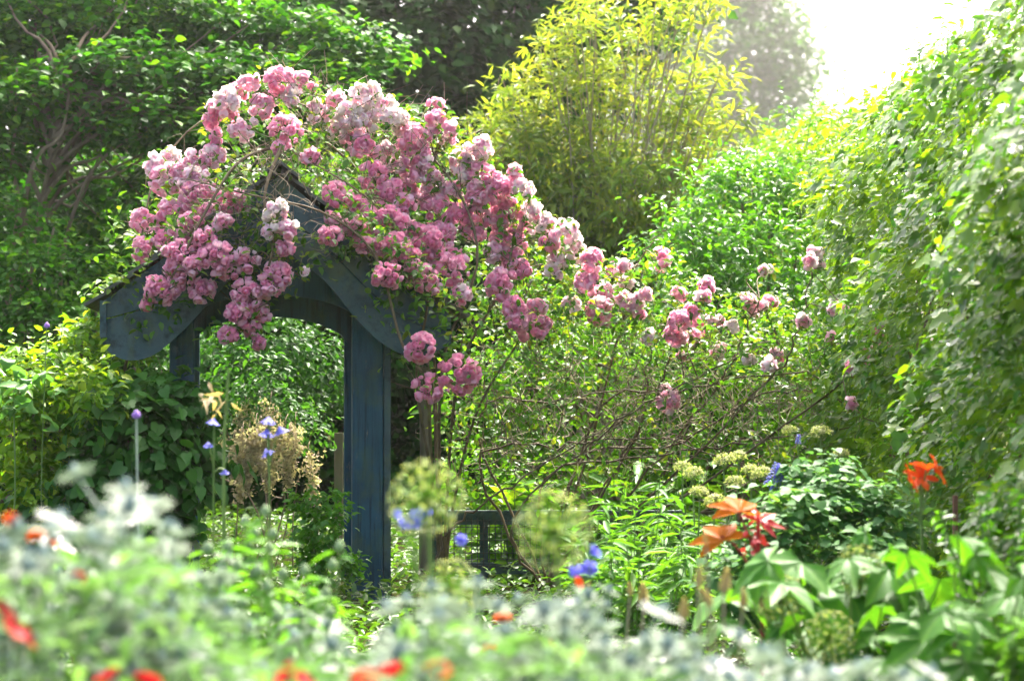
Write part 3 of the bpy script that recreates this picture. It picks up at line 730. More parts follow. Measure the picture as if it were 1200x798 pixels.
def make_clusters(t, spots, solo):
    """spots: (px, py, radius px, paleness, depth); each truss is a part, its frontmost blooms are sub-parts"""
    tl = np.array(t.location); cents = []
    for (px, py, rp, pale, d) in spots:
        c = P(px, py, d); s = d / FPX; R = rp * s
        cents.append((c, R))
        br = .0315
        n = int(np.clip(6.2 * (R / .06) ** 1.7, 1, 28))
        dirs = [nrm(np.array([0, -1, .12]))]
        for i in range(n * 30):
            if len(dirs) >= n: break
            q = nrm(rng.normal(size=3) + np.array([0, -.75, .25]))
            if all(np.dot(q, e) < 1 - .5 * (1.38 * br / max(R, br)) ** 2 for e in dirs): dirs.append(q)
            if len(dirs) >= n: break
        st = MB(); root = c + np.array([0, .08, -.04])
        items = []
        for q in dirs:
            rr = max(0, R - br * .6) * (.82 + .25 * rng.random()); p = c + q * np.array([1, .8, .95]) * rr
            st.tube([root, (root + p) / 2 + [0, 0, -.01], p], .0022, 3, mat=0)
            k = pale * 8.2 - .5 + rng.normal() * 1.2 + (1.2 if q[2] > .6 else 0)  # blooms facing up turn paler: top light put into their colour
            k = int(np.clip(round(k), 0, 9)); sz = br * (.78 + .40 * rng.random() if rng.random() > .12 else .5)
            items.append((np.dot(q, [0, -1, .1]), p, q, k, sz))
        items.sort(key=lambda e: -e[0])
        m = solo if len(items) > solo else len(items)
        for it in items[m:]:
            _, p, q, k, sz = it
            Rm = np.array(rot_to(nrm(q + rng.normal(size=3) * .15), rng.random() * 6).to_matrix())
            b = BLOOMS[k][0]; v = np.concatenate(b.v) @ Rm.T * sz + p
            st.add(v, quads=np.concatenate(b.q), a=np.concatenate(b.a), mat=1)
        for q in range(3):     # a few leaves in the truss
            scatter_leaves(st, LEAF6, (c + nrm(rng.normal(size=(4, 3))) * R * .95), nrm(rng.normal(size=(4, 3)) + [0, -.3, 0]), .045, aspect=.6, a=rng.random(4), mat=2)
        co = mesh_obj('bloom_cluster', st.mesh('bloom_cluster', [M['green_stem'], M['petal_rose'], M['leaf_rose']], c), t, c - tl)
        for it in items[:m]:
            _, p, q, k, sz = it
            o = mesh_obj('bloom', BLOOMS[k][1], co, p - c); o.rotation_mode = 'QUATERNION'
            o.rotation_quaternion = rot_to(nrm(q + rng.normal(size=3) * .15), rng.random() * 6); o.scale = (sz,) * 3
    return cents

def in_poly(x, y, poly):
    poly = np.asarray(poly, float); n = len(poly); c = np.zeros(len(x), bool); j = n - 1
    for i in range(n):
        xi, yi = poly[i]; xj, yj = poly[j]
        cond = ((yi > y) != (yj > y)) & (x < (xj - xi) * (y - yi) / (yj - yi + 1e-12) + xi); c ^= cond; j = i
    return c
def poly_points(poly, n, d0, d1):
    poly = np.asarray(poly, float); lo, hi = poly.min(0), poly.max(0); out = []
    while sum(len(o) for o in out) < n:
        x = lo[0] + (hi[0] - lo[0]) * rng.random(n); y = lo[1] + (hi[1] - lo[1]) * rng.random(n)
        k = in_poly(x, y, poly); out.append(np.c_[x[k], y[k]])
    q = np.concatenate(out)[:n]; d = d0(q) + (d1(q) - d0(q)) * rng.random(n)
    return np.array([P(a, b, c) for (a, b), c in zip(q, d)]), q
def twigs(mb, pts, L_, r, mat=0, up=.3, n=6):
    for p in pts:
        d = nrm(rng.normal(size=3) + np.array([0, 0, up])); e = p + d * L_ * (.5 + rng.random()); m = (p + e) / 2 + rng.normal(size=3) * L_ * .16
        mb.tube(smoothpath([p, m, e], n), np.linspace(r, r * .5, n), 3, a=rng.random(), mat=mat)

ROSE_A = [ # px, py, r, paleness
 (292, 96, 11, .5), (280, 111, 12, .35), (263, 119, 15, .75), (257, 136, 19, .35), (252, 163, 8, .12), (285, 151, 14, .72), (306, 125, 14, .5), (327, 97, 17, .28),
 (357, 98, 13, .45), (342, 113, 11, .85), (334, 155, 19, .25), (327, 176, 8, .15), (364, 184, 10, .3), (394, 117, 10, .65), (395, 150, 14, .8), (372, 132, 12, .78), (410, 135, 13, .8),
 (428, 112, 16, .82), (446, 128, 17, .88), (426, 140, 16, .92), (462, 140, 13, .85), (415, 162, 14, .35), (428, 172, 15, .3), (437, 207, 16, .15), (470, 150, 9, .7),
 (510, 124, 9, .2), (512, 140, 10, .2), (506, 156, 10, .4), (528, 152, 8, .3), (524, 166, 9, .5), (486, 164, 18, .3), (488, 184, 17, .3), (498, 200, 15, .5), (470, 196, 11, .7), (455, 180, 12, .6),
 (458, 228, 16, .2), (476, 222, 13, .25), (501, 214, 17, .45), (504, 232, 14, .55), (480, 205, 10, .6), (540, 190, 13, .75), (552, 178, 13, .88), (565, 172, 13, .8), (548, 205, 13, .8), (565, 207, 18, .3), (582, 222, 18, .2),
 (560, 228, 14, .4), (603, 203, 9, .4), (612, 222, 11, .8), (590, 242, 14, .12), (599, 256, 17, .25), (578, 260, 15, .3), (622, 246, 12, .7), (628, 262, 11, .8), (436, 258, 18, .12), (415, 268, 14, .15), (455, 254, 13, .15),
 (396, 230, 17, .2), (389, 256, 8, .3), (409, 268, 9, .2), (387, 279, 13, .2), (420, 240, 11, .25), (513, 250, 19, .2), (539, 254, 16, .22), (500, 283, 18, .15), (464, 292, 18, .12), (484, 272, 11, .3), (443, 290, 11, .15),
 (530, 298, 13, .35), (531, 316, 18, .2), (498, 329, 17, .3), (475, 306, 18, .15), (455, 322, 16, .12), (441, 326, 8, .1), (486, 316, 12, .2), (541, 346, 11, .5), (595, 284, 20, .25), (596, 304, 15, .3), (578, 296, 10, .6),
 (588, 335, 18, .2), (609, 316, 12, .2), (603, 360, 13, .15), (628, 360, 10, .25), (622, 383, 17, .15), (606, 378, 12, .2), (636, 380, 10, .2), (494, 407, 17, .1), (501, 456, 16, .1), (538, 440, 23, .12), (553, 437, 11, .12),
 (182, 194, 12, .75), (199, 186, 11, .7), (195, 211, 18, .45), (214, 200, 11, .6), (230, 189, 14, .5), (233, 211, 16, .72), (250, 184, 13, .65), (230, 233, 19, .25), (167, 259, 13, .4), (200, 249, 14, .3), (226, 263, 14, .2), (244, 222, 10, .5),
 (272, 241, 18, .2), (174, 295, 17, .3), (196, 282, 14, .25), (209, 302, 19, .25), (240, 282, 14, .25), (253, 302, 19, .25), (289, 306, 15, .4), (268, 317, 15, .4), (228, 312, 12, .3), (188, 340, 17, .25), (203, 332, 15, .2), (215, 324, 13, .25), (237, 341, 14, .3), (173, 358, 7, .15),
 (176, 345, 9, .2), (290, 344, 17, .35), (327, 322, 15, .4), (316, 336, 15, .3), (279, 368, 14, .2), (294, 360, 12, .2), (288, 382, 10, .15), (268, 392, 10, .12), (298, 388, 9, .12), (303, 402, 7, .12), (305, 366, 11, .3),
 (216, 222, 13, .5), (246, 250, 12, .4), (222, 284, 12, .25), (186, 262, 10, .4), (262, 262, 10, .35), (470, 265, 13, .2), (520, 275, 13, .3), (555, 275, 13, .3), (560, 250, 12, .35), (426, 288, 10, .15), (475, 240, 12, .3), (530, 225, 12, .5), (512, 300, 11, .25), (324, 246, 11, .8), (319, 270, 9, .7), (338, 270, 11, .5), (334, 291, 10, .35), (357, 320, 5, .6), (313, 256, 8, .85),
 (644, 283, 11, .3), (662, 272, 14, .78), (672, 294, 14, .82), (656, 302, 12, .85), (640, 262, 11, .75), (650, 318, 9, .8)]
ROSE_B = [
 (693, 305, 13, .35), (688, 331, 14, .35), (684, 318, 10, .4), (721, 314, 10, .4), (731, 312, 7, .6), (706, 346, 14, .6), (703, 366, 17, .35), (669, 357, 10, .72), (742, 361, 14, .55), (755, 347, 8, .4), (728, 350, 9, .75),
 (776, 301, 11, .4), (775, 313, 7, .6), (797, 346, 9, .3), (827, 336, 10, .3), (824, 350, 9, .35), (795, 377, 13, .2), (811, 365, 8, .2), (817, 385, 14, .25), (792, 394, 12, .3), (810, 396, 9, .35), (833, 376, 7, .8), (845, 378, 7, .5), (858, 381, 7, .8), (800, 420, 6, .3),
 (876, 354, 10, .7), (888, 360, 11, .65), (902, 354, 8, .55), (893, 317, 6, .8), (902, 316, 5, .85), (947, 307, 9, .75), (957, 297, 9, .8), (960, 310, 6, .7), (941, 376, 8, .75), (980, 362, 8, .7), (988, 365, 7, .7), (975, 395, 6, .3),
 (1033, 384, 8, .15), (1036, 407, 7, .2), (1017, 412, 7, .2), (1020, 422, 6, .25), (998, 430, 7, .2), (912, 416, 9, .6), (902, 428, 8, .72), (998, 474, 7, .5), (783, 470, 13, .55), (778, 458, 8, .6), (880, 420, 7, .8), (735, 330, 8, .7), (760, 395, 8, .8), (840, 410, 9, .8)]
def dep_a(px, py):
    # roses lie on the roof: those over the boards hang in front, those above the roof line stand on it
    roof = 196 + abs(px - 326) * .82
    if py > roof + 10: return AD - .62 + .10 * rng.random()
    return AD - .48 + min(.5, (roof + 10 - py) * .0045) + .16 * rng.random()

def build_rose_a():
    base = P(520, 438, 16.3) * [1, 1, 0]
    t = thing('climbing_rose', 'pink rambling rose in full bloom smothering the roof of the blue arbour', 'rose', base)
    spots = [(x, y, r * 1.2 + 1, p, dep_a(x, y)) for x, y, r, p in ROSE_A]
    cents = make_clusters(t, spots, 2)
    # main canes
    ends = [[(505, 560, 16.1), (488, 440, 15.8), (500, 330, 15.7), (440, 240, 15.75), (330, 170, 15.9)],
            [(515, 560, 16.2), (520, 420, 15.9), (560, 300, 15.9), (520, 200, 16.1), (430, 130, 16.3), (320, 100, 16.3)],
            [(525, 560, 16.3), (540, 430, 16.1), (590, 330, 16.0), (600, 250, 16.2), (560, 180, 16.3)],
            [(508, 580, 16.0), (498, 450, 15.6), (470, 400, 15.5), (440, 300, 15.5), (380, 250, 15.5), (300, 230, 15.5), (220, 210, 15.8)],
            [(530, 600, 16.4), (560, 480, 16.2), (620, 380, 16.2), (660, 290, 16.3)],
            [(512, 560, 16.4), (505, 440, 16.4), (470, 300, 16.5), (400, 180, 16.6), (270, 130, 16.5), (190, 190, 16.3), (165, 280, 15.9)],
            [(512, 560, 16.4), (510, 440, 16.5), (500, 300, 16.6), (510, 180, 16.5), (512, 120, 16.4)],
            [(330, 170, 15.9), (280, 190, 15.6), (240, 250, 15.45), (210, 310, 15.4), (185, 350, 15.4)],
            [(330, 170, 15.7), (310, 230, 15.5), (320, 290, 15.45), (300, 350, 15.4), (290, 390, 15.4)]]
    nodes = []
    for e in ends:
        pts = smoothpath((([base] if e[0][1] > 500 else []) + [P(*q) for q in e]), 30)
        mb = MB(); mb.tube(pts, np.linspace(.013, .005, 30), 6); part('cane', mb, M['cane'], t); nodes.append(pts[4:])
    nodes = np.concatenate(nodes)
    tw = MB()
    for c, R in cents:
        k = np.argmin(np.linalg.norm(nodes - c, axis=1) + .15 * rng.random(len(nodes))); a = nodes[k]; b = c + np.array([0, .07, -.03])
        m = (a + b) / 2 + np.array([rng.normal() * .06, rng.normal() * .05, .07]); tw.tube(smoothpath([a, m, b], 8), np.linspace(.005, .003, 8), 4)
    poly = [(150, 275), (170, 215), (190, 185), (240, 178), (246, 120), (290, 92), (340, 90), (430, 108), (470, 130), (515, 120), (560, 172), (615, 210), (660, 268), (690, 330), (650, 395), (590, 400), (540, 360), (520, 380), (480, 345), (440, 330), (390, 285), (335, 205), (310, 240), (300, 330), (240, 345), (175, 350)]
    roofd0 = lambda q: np.array([AD - .45 if y > 200 + abs(x - 326) * .82 else AD - .1 for x, y in q])
    roofd1 = lambda q: np.array([AD - .22 if y > 200 + abs(x - 326) * .82 else AD + .75 for x, y in q])
    p, q = poly_points(poly, 330, roofd0, roofd1); twigs(tw, p, .26, .003)
    p, q = poly_points([(290, 190), (340, 90), (440, 110), (520, 160), (470, 230), (390, 240)], 260, roofd0, roofd1); dw = MB(); twigs(dw, p, .30, .0028)
    p, q = poly_points([(220, 220), (320, 180), (370, 230), (420, 290), (330, 310), (240, 310)], 150, lambda q: np.full(len(q), AD - .52), lambda q: np.full(len(q), AD - .40)); twigs(dw, p, .22, .0026)
    part('twigs', tw, M['cane'], t, kind='stuff'); part('dry_twigs', dw, M['dry_twig'], t, kind='stuff')
    lf = MB()
    p, q = poly_points(poly, 760, lambda q: roofd0(q) + .12, lambda q: roofd1(q) + .15)
    for k in range(5):
        pp = p + rng.normal(size=p.shape) * .035
        scatter_leaves(lf, LEAF6, pp, nrm(rng.normal(size=p.shape) + [0, -.6, .2]), .064, aspect=.62, up=.7, outw=.4, rnd=.8)
    # sparse leaves hanging over the gable, and sprigs at the left edge
    for (x, y, n, s) in ((140, 300, 30, 14), (132, 262, 16, 10), (150, 330, 26, 14), (165, 380, 14, 10), (247, 380, 14, 9), (200, 366, 20, 12), (440, 345, 30, 14), (500, 350, 26, 14), (470, 380, 16, 12), (380, 300, 20, 12), (355, 280, 14, 10), (310, 300, 40, 18), (340, 305, 26, 12), (520, 400, 30, 16), (470, 430, 10, 10), (545, 385, 30, 18), (330, 345, 14, 10)):
        pp = np.array([P(x + rng.normal() * s, y + rng.normal() * s, AD - .5 + .1 * rng.random()) for _ in range(n)])
        scatter_leaves(lf, LEAF6, pp, nrm(rng.normal(size=pp.shape) + [0, -.6, .2]), .06, aspect=.66, up=.7, outw=.5, rnd=.7)
    for poly2, n in (([(190, 270), (300, 190), (325, 225), (318, 300), (270, 330), (215, 310)], 75), ([(390, 225), (420, 225), (500, 300), (540, 360), (470, 345), (400, 290)], 70)):
        p, q = poly_points(poly2, n, lambda q: np.full(len(q), AD - .52), lambda q: np.full(len(q), AD - .40))
        for k in range(4): scatter_leaves(lf, LEAF6, p + rng.normal(size=p.shape) * [.035, .02, .035], nrm(rng.normal(size=p.shape) + [0, -.6, .2]), .052, aspect=.62, up=.7, outw=.4, rnd=.8)
    part('foliage', lf, M['leaf_rose'], t, kind='stuff')
build_rose_a()

def build_rose_b():
    base = P(640, 438, 16.6) * [1, 1, 0]
    t = thing('climbing_rose', 'thinner pink rose sprawling over bare tangled canes right of the arbour', 'rose', base)
    spots = [(x, y, r * 1.15 + 1, p, 15.8 + .7 * rng.random() - (.9 if x > 930 else 0)) for x, y, r, p in ROSE_B]
    cents = make_clusters(t, spots, 5)
    ends = [[(600, 620, 16.3), (660, 545, 16.1), (730, 490, 16.0), (820, 440, 16.0), (900, 400, 16.2)],
            [(525, 625, 16.1), (570, 590, 16.0), (620, 555, 15.9), (700, 505, 15.9), (760, 470, 15.9)],
            [(640, 560, 16.5), (760, 535, 16.3), (870, 520, 16.1), (1000, 500, 15.9)],
            [(700, 480, 16.5), (800, 460, 16.4), (880, 440, 16.2), (960, 440, 15.9), (1010, 480, 15.6)],
            [(680, 540, 16.6), (790, 520, 16.5), (900, 462, 16.3), (980, 468, 16.0), (1060, 520, 15.6)],
            [(720, 420, 16.6), (740, 330, 16.5), (760, 290, 16.5), (782, 268, 16.5)],
            [(760, 480, 16.4), (790, 400, 16.3), (820, 350, 16.3)], [(820, 480, 16.3), (870, 400, 16.2), (890, 350, 16.1)],
            [(880, 470, 16.0), (930, 400, 15.8), (950, 315, 15.8)], [(960, 470, 15.8), (1000, 430, 15.4), (1034, 390, 15.3)],
            [(560, 540, 16.5), (660, 520, 16.4), (780, 515, 16.3), (900, 560, 16.0)], [(560, 490, 16.6), (650, 470, 16.5), (760, 450, 16.5)],
            [(690, 600, 16.5), (750, 500, 16.4), (760, 420, 16.4), (800, 360, 16.4)]]
    nodes = []
    for i, e in enumerate(ends):
        pts = smoothpath([base if i not in (1,) else P(505, 690, 16.1)] + [P(*q) for q in e], 30); pts[2:-1] += rng.normal(size=(27, 3)) * .012
        mb = MB(); mb.tube(pts, np.linspace(.010, .004, 30), 6); part('cane', mb, M['cane'], t); nodes.append(pts[8:])
    nodes = np.concatenate(nodes); tw = MB()
    for c, R in cents:
        k = np.argmin(np.linalg.norm(nodes - c, axis=1)); a = nodes[k]; b = c + np.array([0, .05, -.03])
        m = (a + b) / 2 + np.array([rng.normal() * .06, rng.normal() * .05, .05]); tw.tube(smoothpath([a, m, b], 8), np.linspace(.005, .003, 8), 4)
    D0 = lambda q: np.full(len(q), 15.9); D1 = lambda q: np.full(len(q), 17.0)
    poly = [(520, 400), (560, 360), (650, 330), (760, 380), (900, 390), (1000, 440), (1010, 520), (900, 560), (760, 570), (640, 600), (540, 590), (510, 500)]
    p, q = poly_points(poly, 400, D0, D1); twigs(tw, p, .36, .0034)
    part('twigs', tw, M['cane'], t, kind='stuff')
    dw = MB(); p, q = poly_points([(740, 420), (860, 400), (960, 430), (960, 500), (800, 520), (720, 480)], 330, D0, D1); twigs(dw, p, .30, .003, up=.0)
    p, q = poly_points([(560, 400), (740, 400), (740, 560), (560, 560)], 180, D0, D1); twigs(dw, p, .32, .003, up=.4)
    part('dry_twigs', dw, M['dry_twig'], t, kind='stuff')
    lf = MB()
    top = [(560, 350), (640, 280), (700, 300), (790, 290), (850, 350), (960, 330), (1020, 400), (980, 470), (860, 430), (740, 420), (620, 420)]
    p, q = poly_points(top, 620, D0, lambda q: np.full(len(q), 17.0))
    for k in range(5): scatter_leaves(lf, LEAF6, p + rng.normal(size=p.shape) * .035, nrm(rng.normal(size=p.shape) + [0, -.5, .2]), .055, aspect=.62, up=.7, outw=.4, rnd=.8)
    p, q = poly_points(poly, 480, lambda q: D0(q) - .15, D1)
    for k in range(4): scatter_leaves(lf, LEAF6, p + rng.normal(size=p.shape) * .04, nrm(rng.normal(size=p.shape) + [0, -.5, .2]), .05, aspect=.62, up=.7, outw=.4, rnd=.8)
    part('foliage', lf, M['leaf_rose'], t, kind='stuff')
    # bushes seen through the canes
    bl = blobs_px([(620, 440, 80, 70), (720, 430, 90, 60, .3), (560, 480, 60, 60), (820, 450, 80, 60, .2), (920, 440, 80, 70, .0), (980, 500, 70, 60, -.5), (660, 530, 90, 50), (780, 530, 90, 50, .1), (890, 530, 80, 50, -.2), (660, 370, 70, 50, .6), (560, 560, 60, 50, .3), (1000, 400, 50, 60, -.4)], 18.4)
    t = thing('shrub', 'loose yellow-green shrub glowing through the bare rose canes', 'shrub', P(740, 438, 18.6) * [1, 1, 0])
    mb, p, o = foliage(bl, 44, 9, .10, LEAF6, .08, aspect=.6, up=.7, rnd=.8)
    part('foliage', mb, M['leaf_glow'], t, kind='stuff')
    sb = MB(); limbs(sb, np.array(t.location), p[::50], .018); part('stems', sb, M['cane'], t)
build_rose_b()

# ------------------------------------------------------------------ shrubs left of the arbour
def build_left_shrubs():
    bl = blobs_px([(60, 470, 75, 60), (100, 420, 60, 45, .2), (20, 520, 60, 60, -.2), (150, 390, 45, 35, .6), (60, 540, 60, 50), (165, 345, 22, 20, .5), (130, 340, 25, 20, .6), (25, 450, 50, 50, -.2), (105, 460, 40, 40, -.5), (45, 575, 45, 40, -.4)], 15.6)
    t = thing('golden_shrub', 'golden yellow-green leafy shrub left of the arbour eave', 'shrub', P(60, 438, 15.8) * [1, 1, 0])
    mb, p, o = foliage(bl, 95, 9, .06, LEAF6, .07, aspect=.55, up=.7, rnd=.7)
    part('foliage', mb, M['leaf_gold'], t, kind='stuff')
    sb = MB(); limbs(sb, np.array(t.location), p[::60], .015); part('stems', sb, M['bark'], t)
    bl = blobs_px([(150, 500, 70, 65), (200, 470, 45, 35, .15), (190, 550, 60, 60), (110, 560, 60, 50, -.1), (230, 520, 40, 50, .2), (160, 620, 90, 50), (60, 610, 70, 50)], 15.3)
    t = thing('climber', 'dark green heart-leaved climber wrapped round the left arbour post', 'climber', P(170, 438, 15.5) * [1, 1, 0])
    mb, p, o = foliage(bl, 95, 7, .07, HEART, .085, aspect=.85, up=.65, outw=.7, rnd=.5, droop=.9)
    part('foliage', mb, M['leaf_heart'], t, kind='stuff')
    sb = MB(); limbs(sb, np.array(t.location), p[::50], .015); part('stems', sb, M['bark'], t)
    # bright small plant inside the opening
    bl = blobs_px([(375, 620, 34, 40), (385, 660, 40, 40), (360, 590, 22, 18), (395, 590, 16, 26)], 15.2)
    t = thing('lovage_plant', 'bright green small-leaved plant at the foot of the blue post', 'plant', P(378, 438, 15.2) * [1, 1, 0])
    mb, p, o = foliage(bl, 160, 8, .035, LEAF6, .05, aspect=.6, up=.7, rnd=.8)
    part('foliage', mb, M['leaf_bright'], t, kind='stuff')
    sb = MB(); limbs(sb, np.array(t.location), p[::30], .008, r1=.003); part('stems', sb, M['green_stem'], t)
    # tan plumes behind the opening
    base = P(315, 438, 17.6) * [1, 1, 0]
    t = thing('plume_shrub', 'shrub hung with drooping tan flower plumes inside the arbour opening', 'shrub', base)
    pm = MB()
    for k in range(60):
        f = k / 59; q = np.array([rng.normal() * .035 * (1 - f * .8), rng.normal() * .035 * (1 - f * .8), -f * .30])
        scatter_leaves(pm, LEAF4, q + rng.normal(size=(6, 3)) * .015, nrm(rng.normal(size=(6, 3))), .026, aspect=.6, droop=.8)
    pm.tube([(0, 0, .01), (.004, 0, -.15), (0, 0, -.30)], .003, 4)
    pme = pm.mesh('plume', M['plume']); sb = MB()
    for k in range(18):
        px, py = 310 + rng.normal() * 28, 468 + rng.random() * 70
        p = P(px, py, 17.4 + rng.random() * .5); o = mesh_obj('plume', pme, t, p - base); o.rotation_euler = (rng.normal() * .3, rng.normal() * .3, rng.random() * 6); o.scale = (.8 + .6 * rng.random(),) * 3
        sb.tube(smoothpath([p + [rng.normal() * .08, .35, -.12], p + [0, .16, .08], p + [0, .03, .05], p], 10), np.linspace(.004, .002, 10), 4)
    for k in range(5): sb.tube(smoothpath([base + [-.3 + .15 * k, .3, 0], base + [-.3 + .15 * k + rng.normal() * .08, .35, .6], base + [-.3 + .15 * k + rng.normal() * .1, .3, 1.2]], 8), np.linspace(.006, .003, 8), 5)
    part('stems', sb, M['cane'], t)
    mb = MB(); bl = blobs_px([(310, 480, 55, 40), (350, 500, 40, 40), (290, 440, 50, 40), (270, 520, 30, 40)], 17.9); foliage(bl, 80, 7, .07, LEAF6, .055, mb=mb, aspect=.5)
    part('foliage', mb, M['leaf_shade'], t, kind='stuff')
    # pale curled leaves at the left edge
    base = P(8, 438, 14.9) * [1, 1, 0]
    t = thing('pale_plant', 'pale grey-green plant with big curled ribbed leaves beside the golden shrub', 'plant', base)
    lm = MB(); n = 9
    for k in range(n):
        f = k / (n - 1); L_ = .16
        x = np.sin(f * 2.6) * L_; z = (1 - np.cos(f * 2.6)) * -.5 * L_ + .06 * f
        w = .045 * math.sin(math.pi * min(1, f * .9 + .12)) + .004
        lm.add([(x, -w, z + .015), (x, 0, z), (x, w, z + .015)], a=.3 + .4 * rng.random())
    lm.q = [np.array([(3 * k + j, 3 * k + j + 1, 3 * k + j + 4, 3 * k + j + 3) for k in range(n - 1) for j in (0, 1)])]; lm.qm = [np.zeros(2 * n - 2)]
    lme = lm.mesh('leaf', M['leaf_pale'])
    st = MB(); top = P(16, 462, 14.9); st.tube(smoothpath([base, (base + top) / 2 + [.03, 0, 0], top], 8), .006, 6); part('stem', st, M['green_stem'], t)
    for k in range(30):
        q = top + rng.normal(size=3) * [.08, .06, .09]; o = mesh_obj('leaf', lme, t, q - base)
        o.rotation_euler = (rng.normal() * .4, rng.normal() * .4 - .2, rng.random() * 6.28); o.scale = (.6 + .4 * rng.random(),) * 3
build_left_shrubs()

# ------------------------------------------------------------------ ground cover between the bed and the arbour
def build_cover():
    n = 42000; y = 5.5 + 21 * rng.random(n); half = y * .235 + .3; x = (rng.random(n) * 2 - 1) * half
    h = .09 + .07 * np.sin(x * 2.1 + y) * np.sin(y * 1.7) + .09 * rng.random(n)
    z = gz(y) + rng.random(n) ** .7 * np.maximum(.06, h)
    mb = MB(); scatter_leaves(mb, LEAF6, np.c_[x, y, z], nrm(np.c_[rng.normal(size=(n, 2)), np.ones(n)]), .075, aspect=.45, up=.9, outw=.4, rnd=.7, droop=-.3)
    o = part('ground_cover', mb, M['leaf_cover'], kind='stuff'); o['label'] = 'low green leaves covering the soil between the flower bed and arbour'; o['category'] = 'ground cover'
build_cover()

def leafy(name, label, cat, px, top_py, d, nst, spread, T, size, aspect, mat, stem='green_stem', per=26, group=None, up=.5, droop=.0, s0=.15, z0=None, r=.005):
    b = P(px, 438, d); base = np.array([b[0], b[1], float(gz(b[1]))])
    t = thing(name, label, cat, base, group); sb = MB(); lb = MB(); tips = []
    ztop = P(px, top_py, d)[2]
    for i in range(nst):
        tip = np.array([b[0] + rng.normal() * spread, b[1] + rng.normal() * spread, base[2] + (ztop - base[2]) * (.72 + .28 * rng.random() if i else 1.0)])
        bs = base + np.array([rng.normal() * spread * .3, rng.normal() * spread * .3, 0])
        pts = smoothpath([bs, bs * .5 + tip * .5 + rng.normal(size=3) * .02, tip], 12); sb.tube(pts, np.linspace(r, r * .5, 12), 5)
        s = s0 + (1 - s0) * rng.random(per); k = s * 11; i0 = np.clip(k.astype(int), 0, 10); p = pts[i0] + (pts[i0 + 1] - pts[i0]) * (k - i0)[:, None]
        an = rng.random(per) * 6.28; o = np.c_[np.cos(an), np.sin(an), np.full(per, .45)]
        scatter_leaves(lb, T, p, nrm(o), size, aspect=aspect, up=up, outw=.15, rnd=.3, droop=droop, a=np.clip(.3 * rng.random() + .7 * rng.random(per), 0, 1)); tips.append(pts[-1])
    part('stems', sb, M[stem], t); part('foliage', lb, M[mat], t, kind='stuff')
    return t, tips

def build_mid():
    g = 'leafy lily stems by the fence'
    for px, top, d in ((700, 585, 13.6), (722, 570, 14.0), (745, 590, 13.4), (765, 562, 14.2), (785, 590, 13.7), (800, 610, 13.0), (712, 625, 12.6), (675, 630, 13.2), (780, 640, 12.4), (820, 600, 13.5), (745, 640, 12.3)):
        leafy('lily_plant', 'upright leafy stem with narrow pointed leaves, in the clump right of the rail fence', 'plant', px, top, d, 5, .07, LANCE, .13, .22, 'leaf_lily', per=30, group=g, droop=-.1)
    for px, top, d, lab in ((600, 545, 17.6, 'broad strap-leaved green plant behind the wire fence'), (720, 520, 17.8, 'clump of big strap leaves glowing behind the rose canes'), (800, 530, 17.6, 'low strap-leaved clump behind the pale domed heads'), (640, 560, 17.9, 'dark strap-leaved clump in the shade of the rose tangle')):
        leafy('strap_plant', lab, 'plant', px, top, d, 7, .16, LANCE, .30, .22, 'leaf_glow', per=12, droop=-.5, s0=.1)
    # blue-green columbine mound
    bl = blobs_px([(930, 610, 65, 45), (990, 590, 60, 45, .2), (1040, 620, 45, 50, .1), (900, 650, 60, 45, -.2), (960, 560, 50, 30, .4), (870, 690, 60, 50, -.4), (1010, 660, 60, 40, -.2)], 11.8)
    t = thing('columbine_plant', 'blue-green mound of small rounded leaves behind the orange-leaved plant', 'plant', P(960, 438, 12.0) * [1, 1, 0])
    mb, p, o = foliage(bl, 170, 7, .045, HEART, .048, aspect=1.0, up=.9, outw=.4, rnd=.5)
    part('foliage', mb, M['leaf_columbine'], t, kind='stuff')
    sb = MB(); limbs(sb, np.array(t.location), p[::70], .006, r1=.003); part('stems', sb, M['green_stem'], t)
build_mid()

# pale domed umbels
def dome_mesh():
    mb = MB(); n = 80
    d = nrm(rng.normal(size=(n, 3)) + [0, 0, .5]); d[:, 2] = np.abs(d[:, 2]) * .75; p = d * .075
    for q in p[::3]: mb.tube([(0, 0, -.06), q * .6 + [0, 0, -.02], q], .0015, 3, mat=1)
    for k in range(4): scatter_leaves(mb, LEAF4, p + rng.normal(size=p.shape) * .008, nrm(d), .018, aspect=.7, outw=.9, rnd=.8)
    return mb.mesh('flower_head', [M['umbel'], M['green_stem']])
def build_umbels():
    me = dome_mesh(); sb = None
    for px, py, d, s in ((812, 556, 13.2, 1), (820, 578, 12.8, .9), (848, 541, 13.6, 1.1), (838, 588, 12.6, 1), (866, 536, 13.8, .9), (880, 552, 13.0, .9), (893, 556, 12.9, 1), (935, 553, 13.2, 1), (962, 508, 14.2, 1.1), (985, 532, 13.6, .8), (860, 566, 12.7, .9), (800, 548, 13.9, .9), (925, 505, 14.4, .8)):
        p = P(px, py, d); b = np.array([p[0] + rng.normal() * .04, p[1] + rng.normal() * .05, float(gz(p[1]))])
        t = thing('sedum_plant', 'pale buff-green domed flower head on a thin stem, among those behind the orange leaves', 'flower', b, 'pale domed flower heads')
        mb = MB(); mb.tube(smoothpath([b, (b + p) / 2 + rng.normal(size=3) * .02, p - [0, 0, .04]], 8), .005, 5); part('stem', mb, M['green_stem'], t)
        o = mesh_obj('flower_head', me, t, p - b); o.scale = (s * .68,) * 3; o.rotation_euler = (rng.normal() * .2, rng.normal() * .2, rng.random() * 6)
build_umbels()

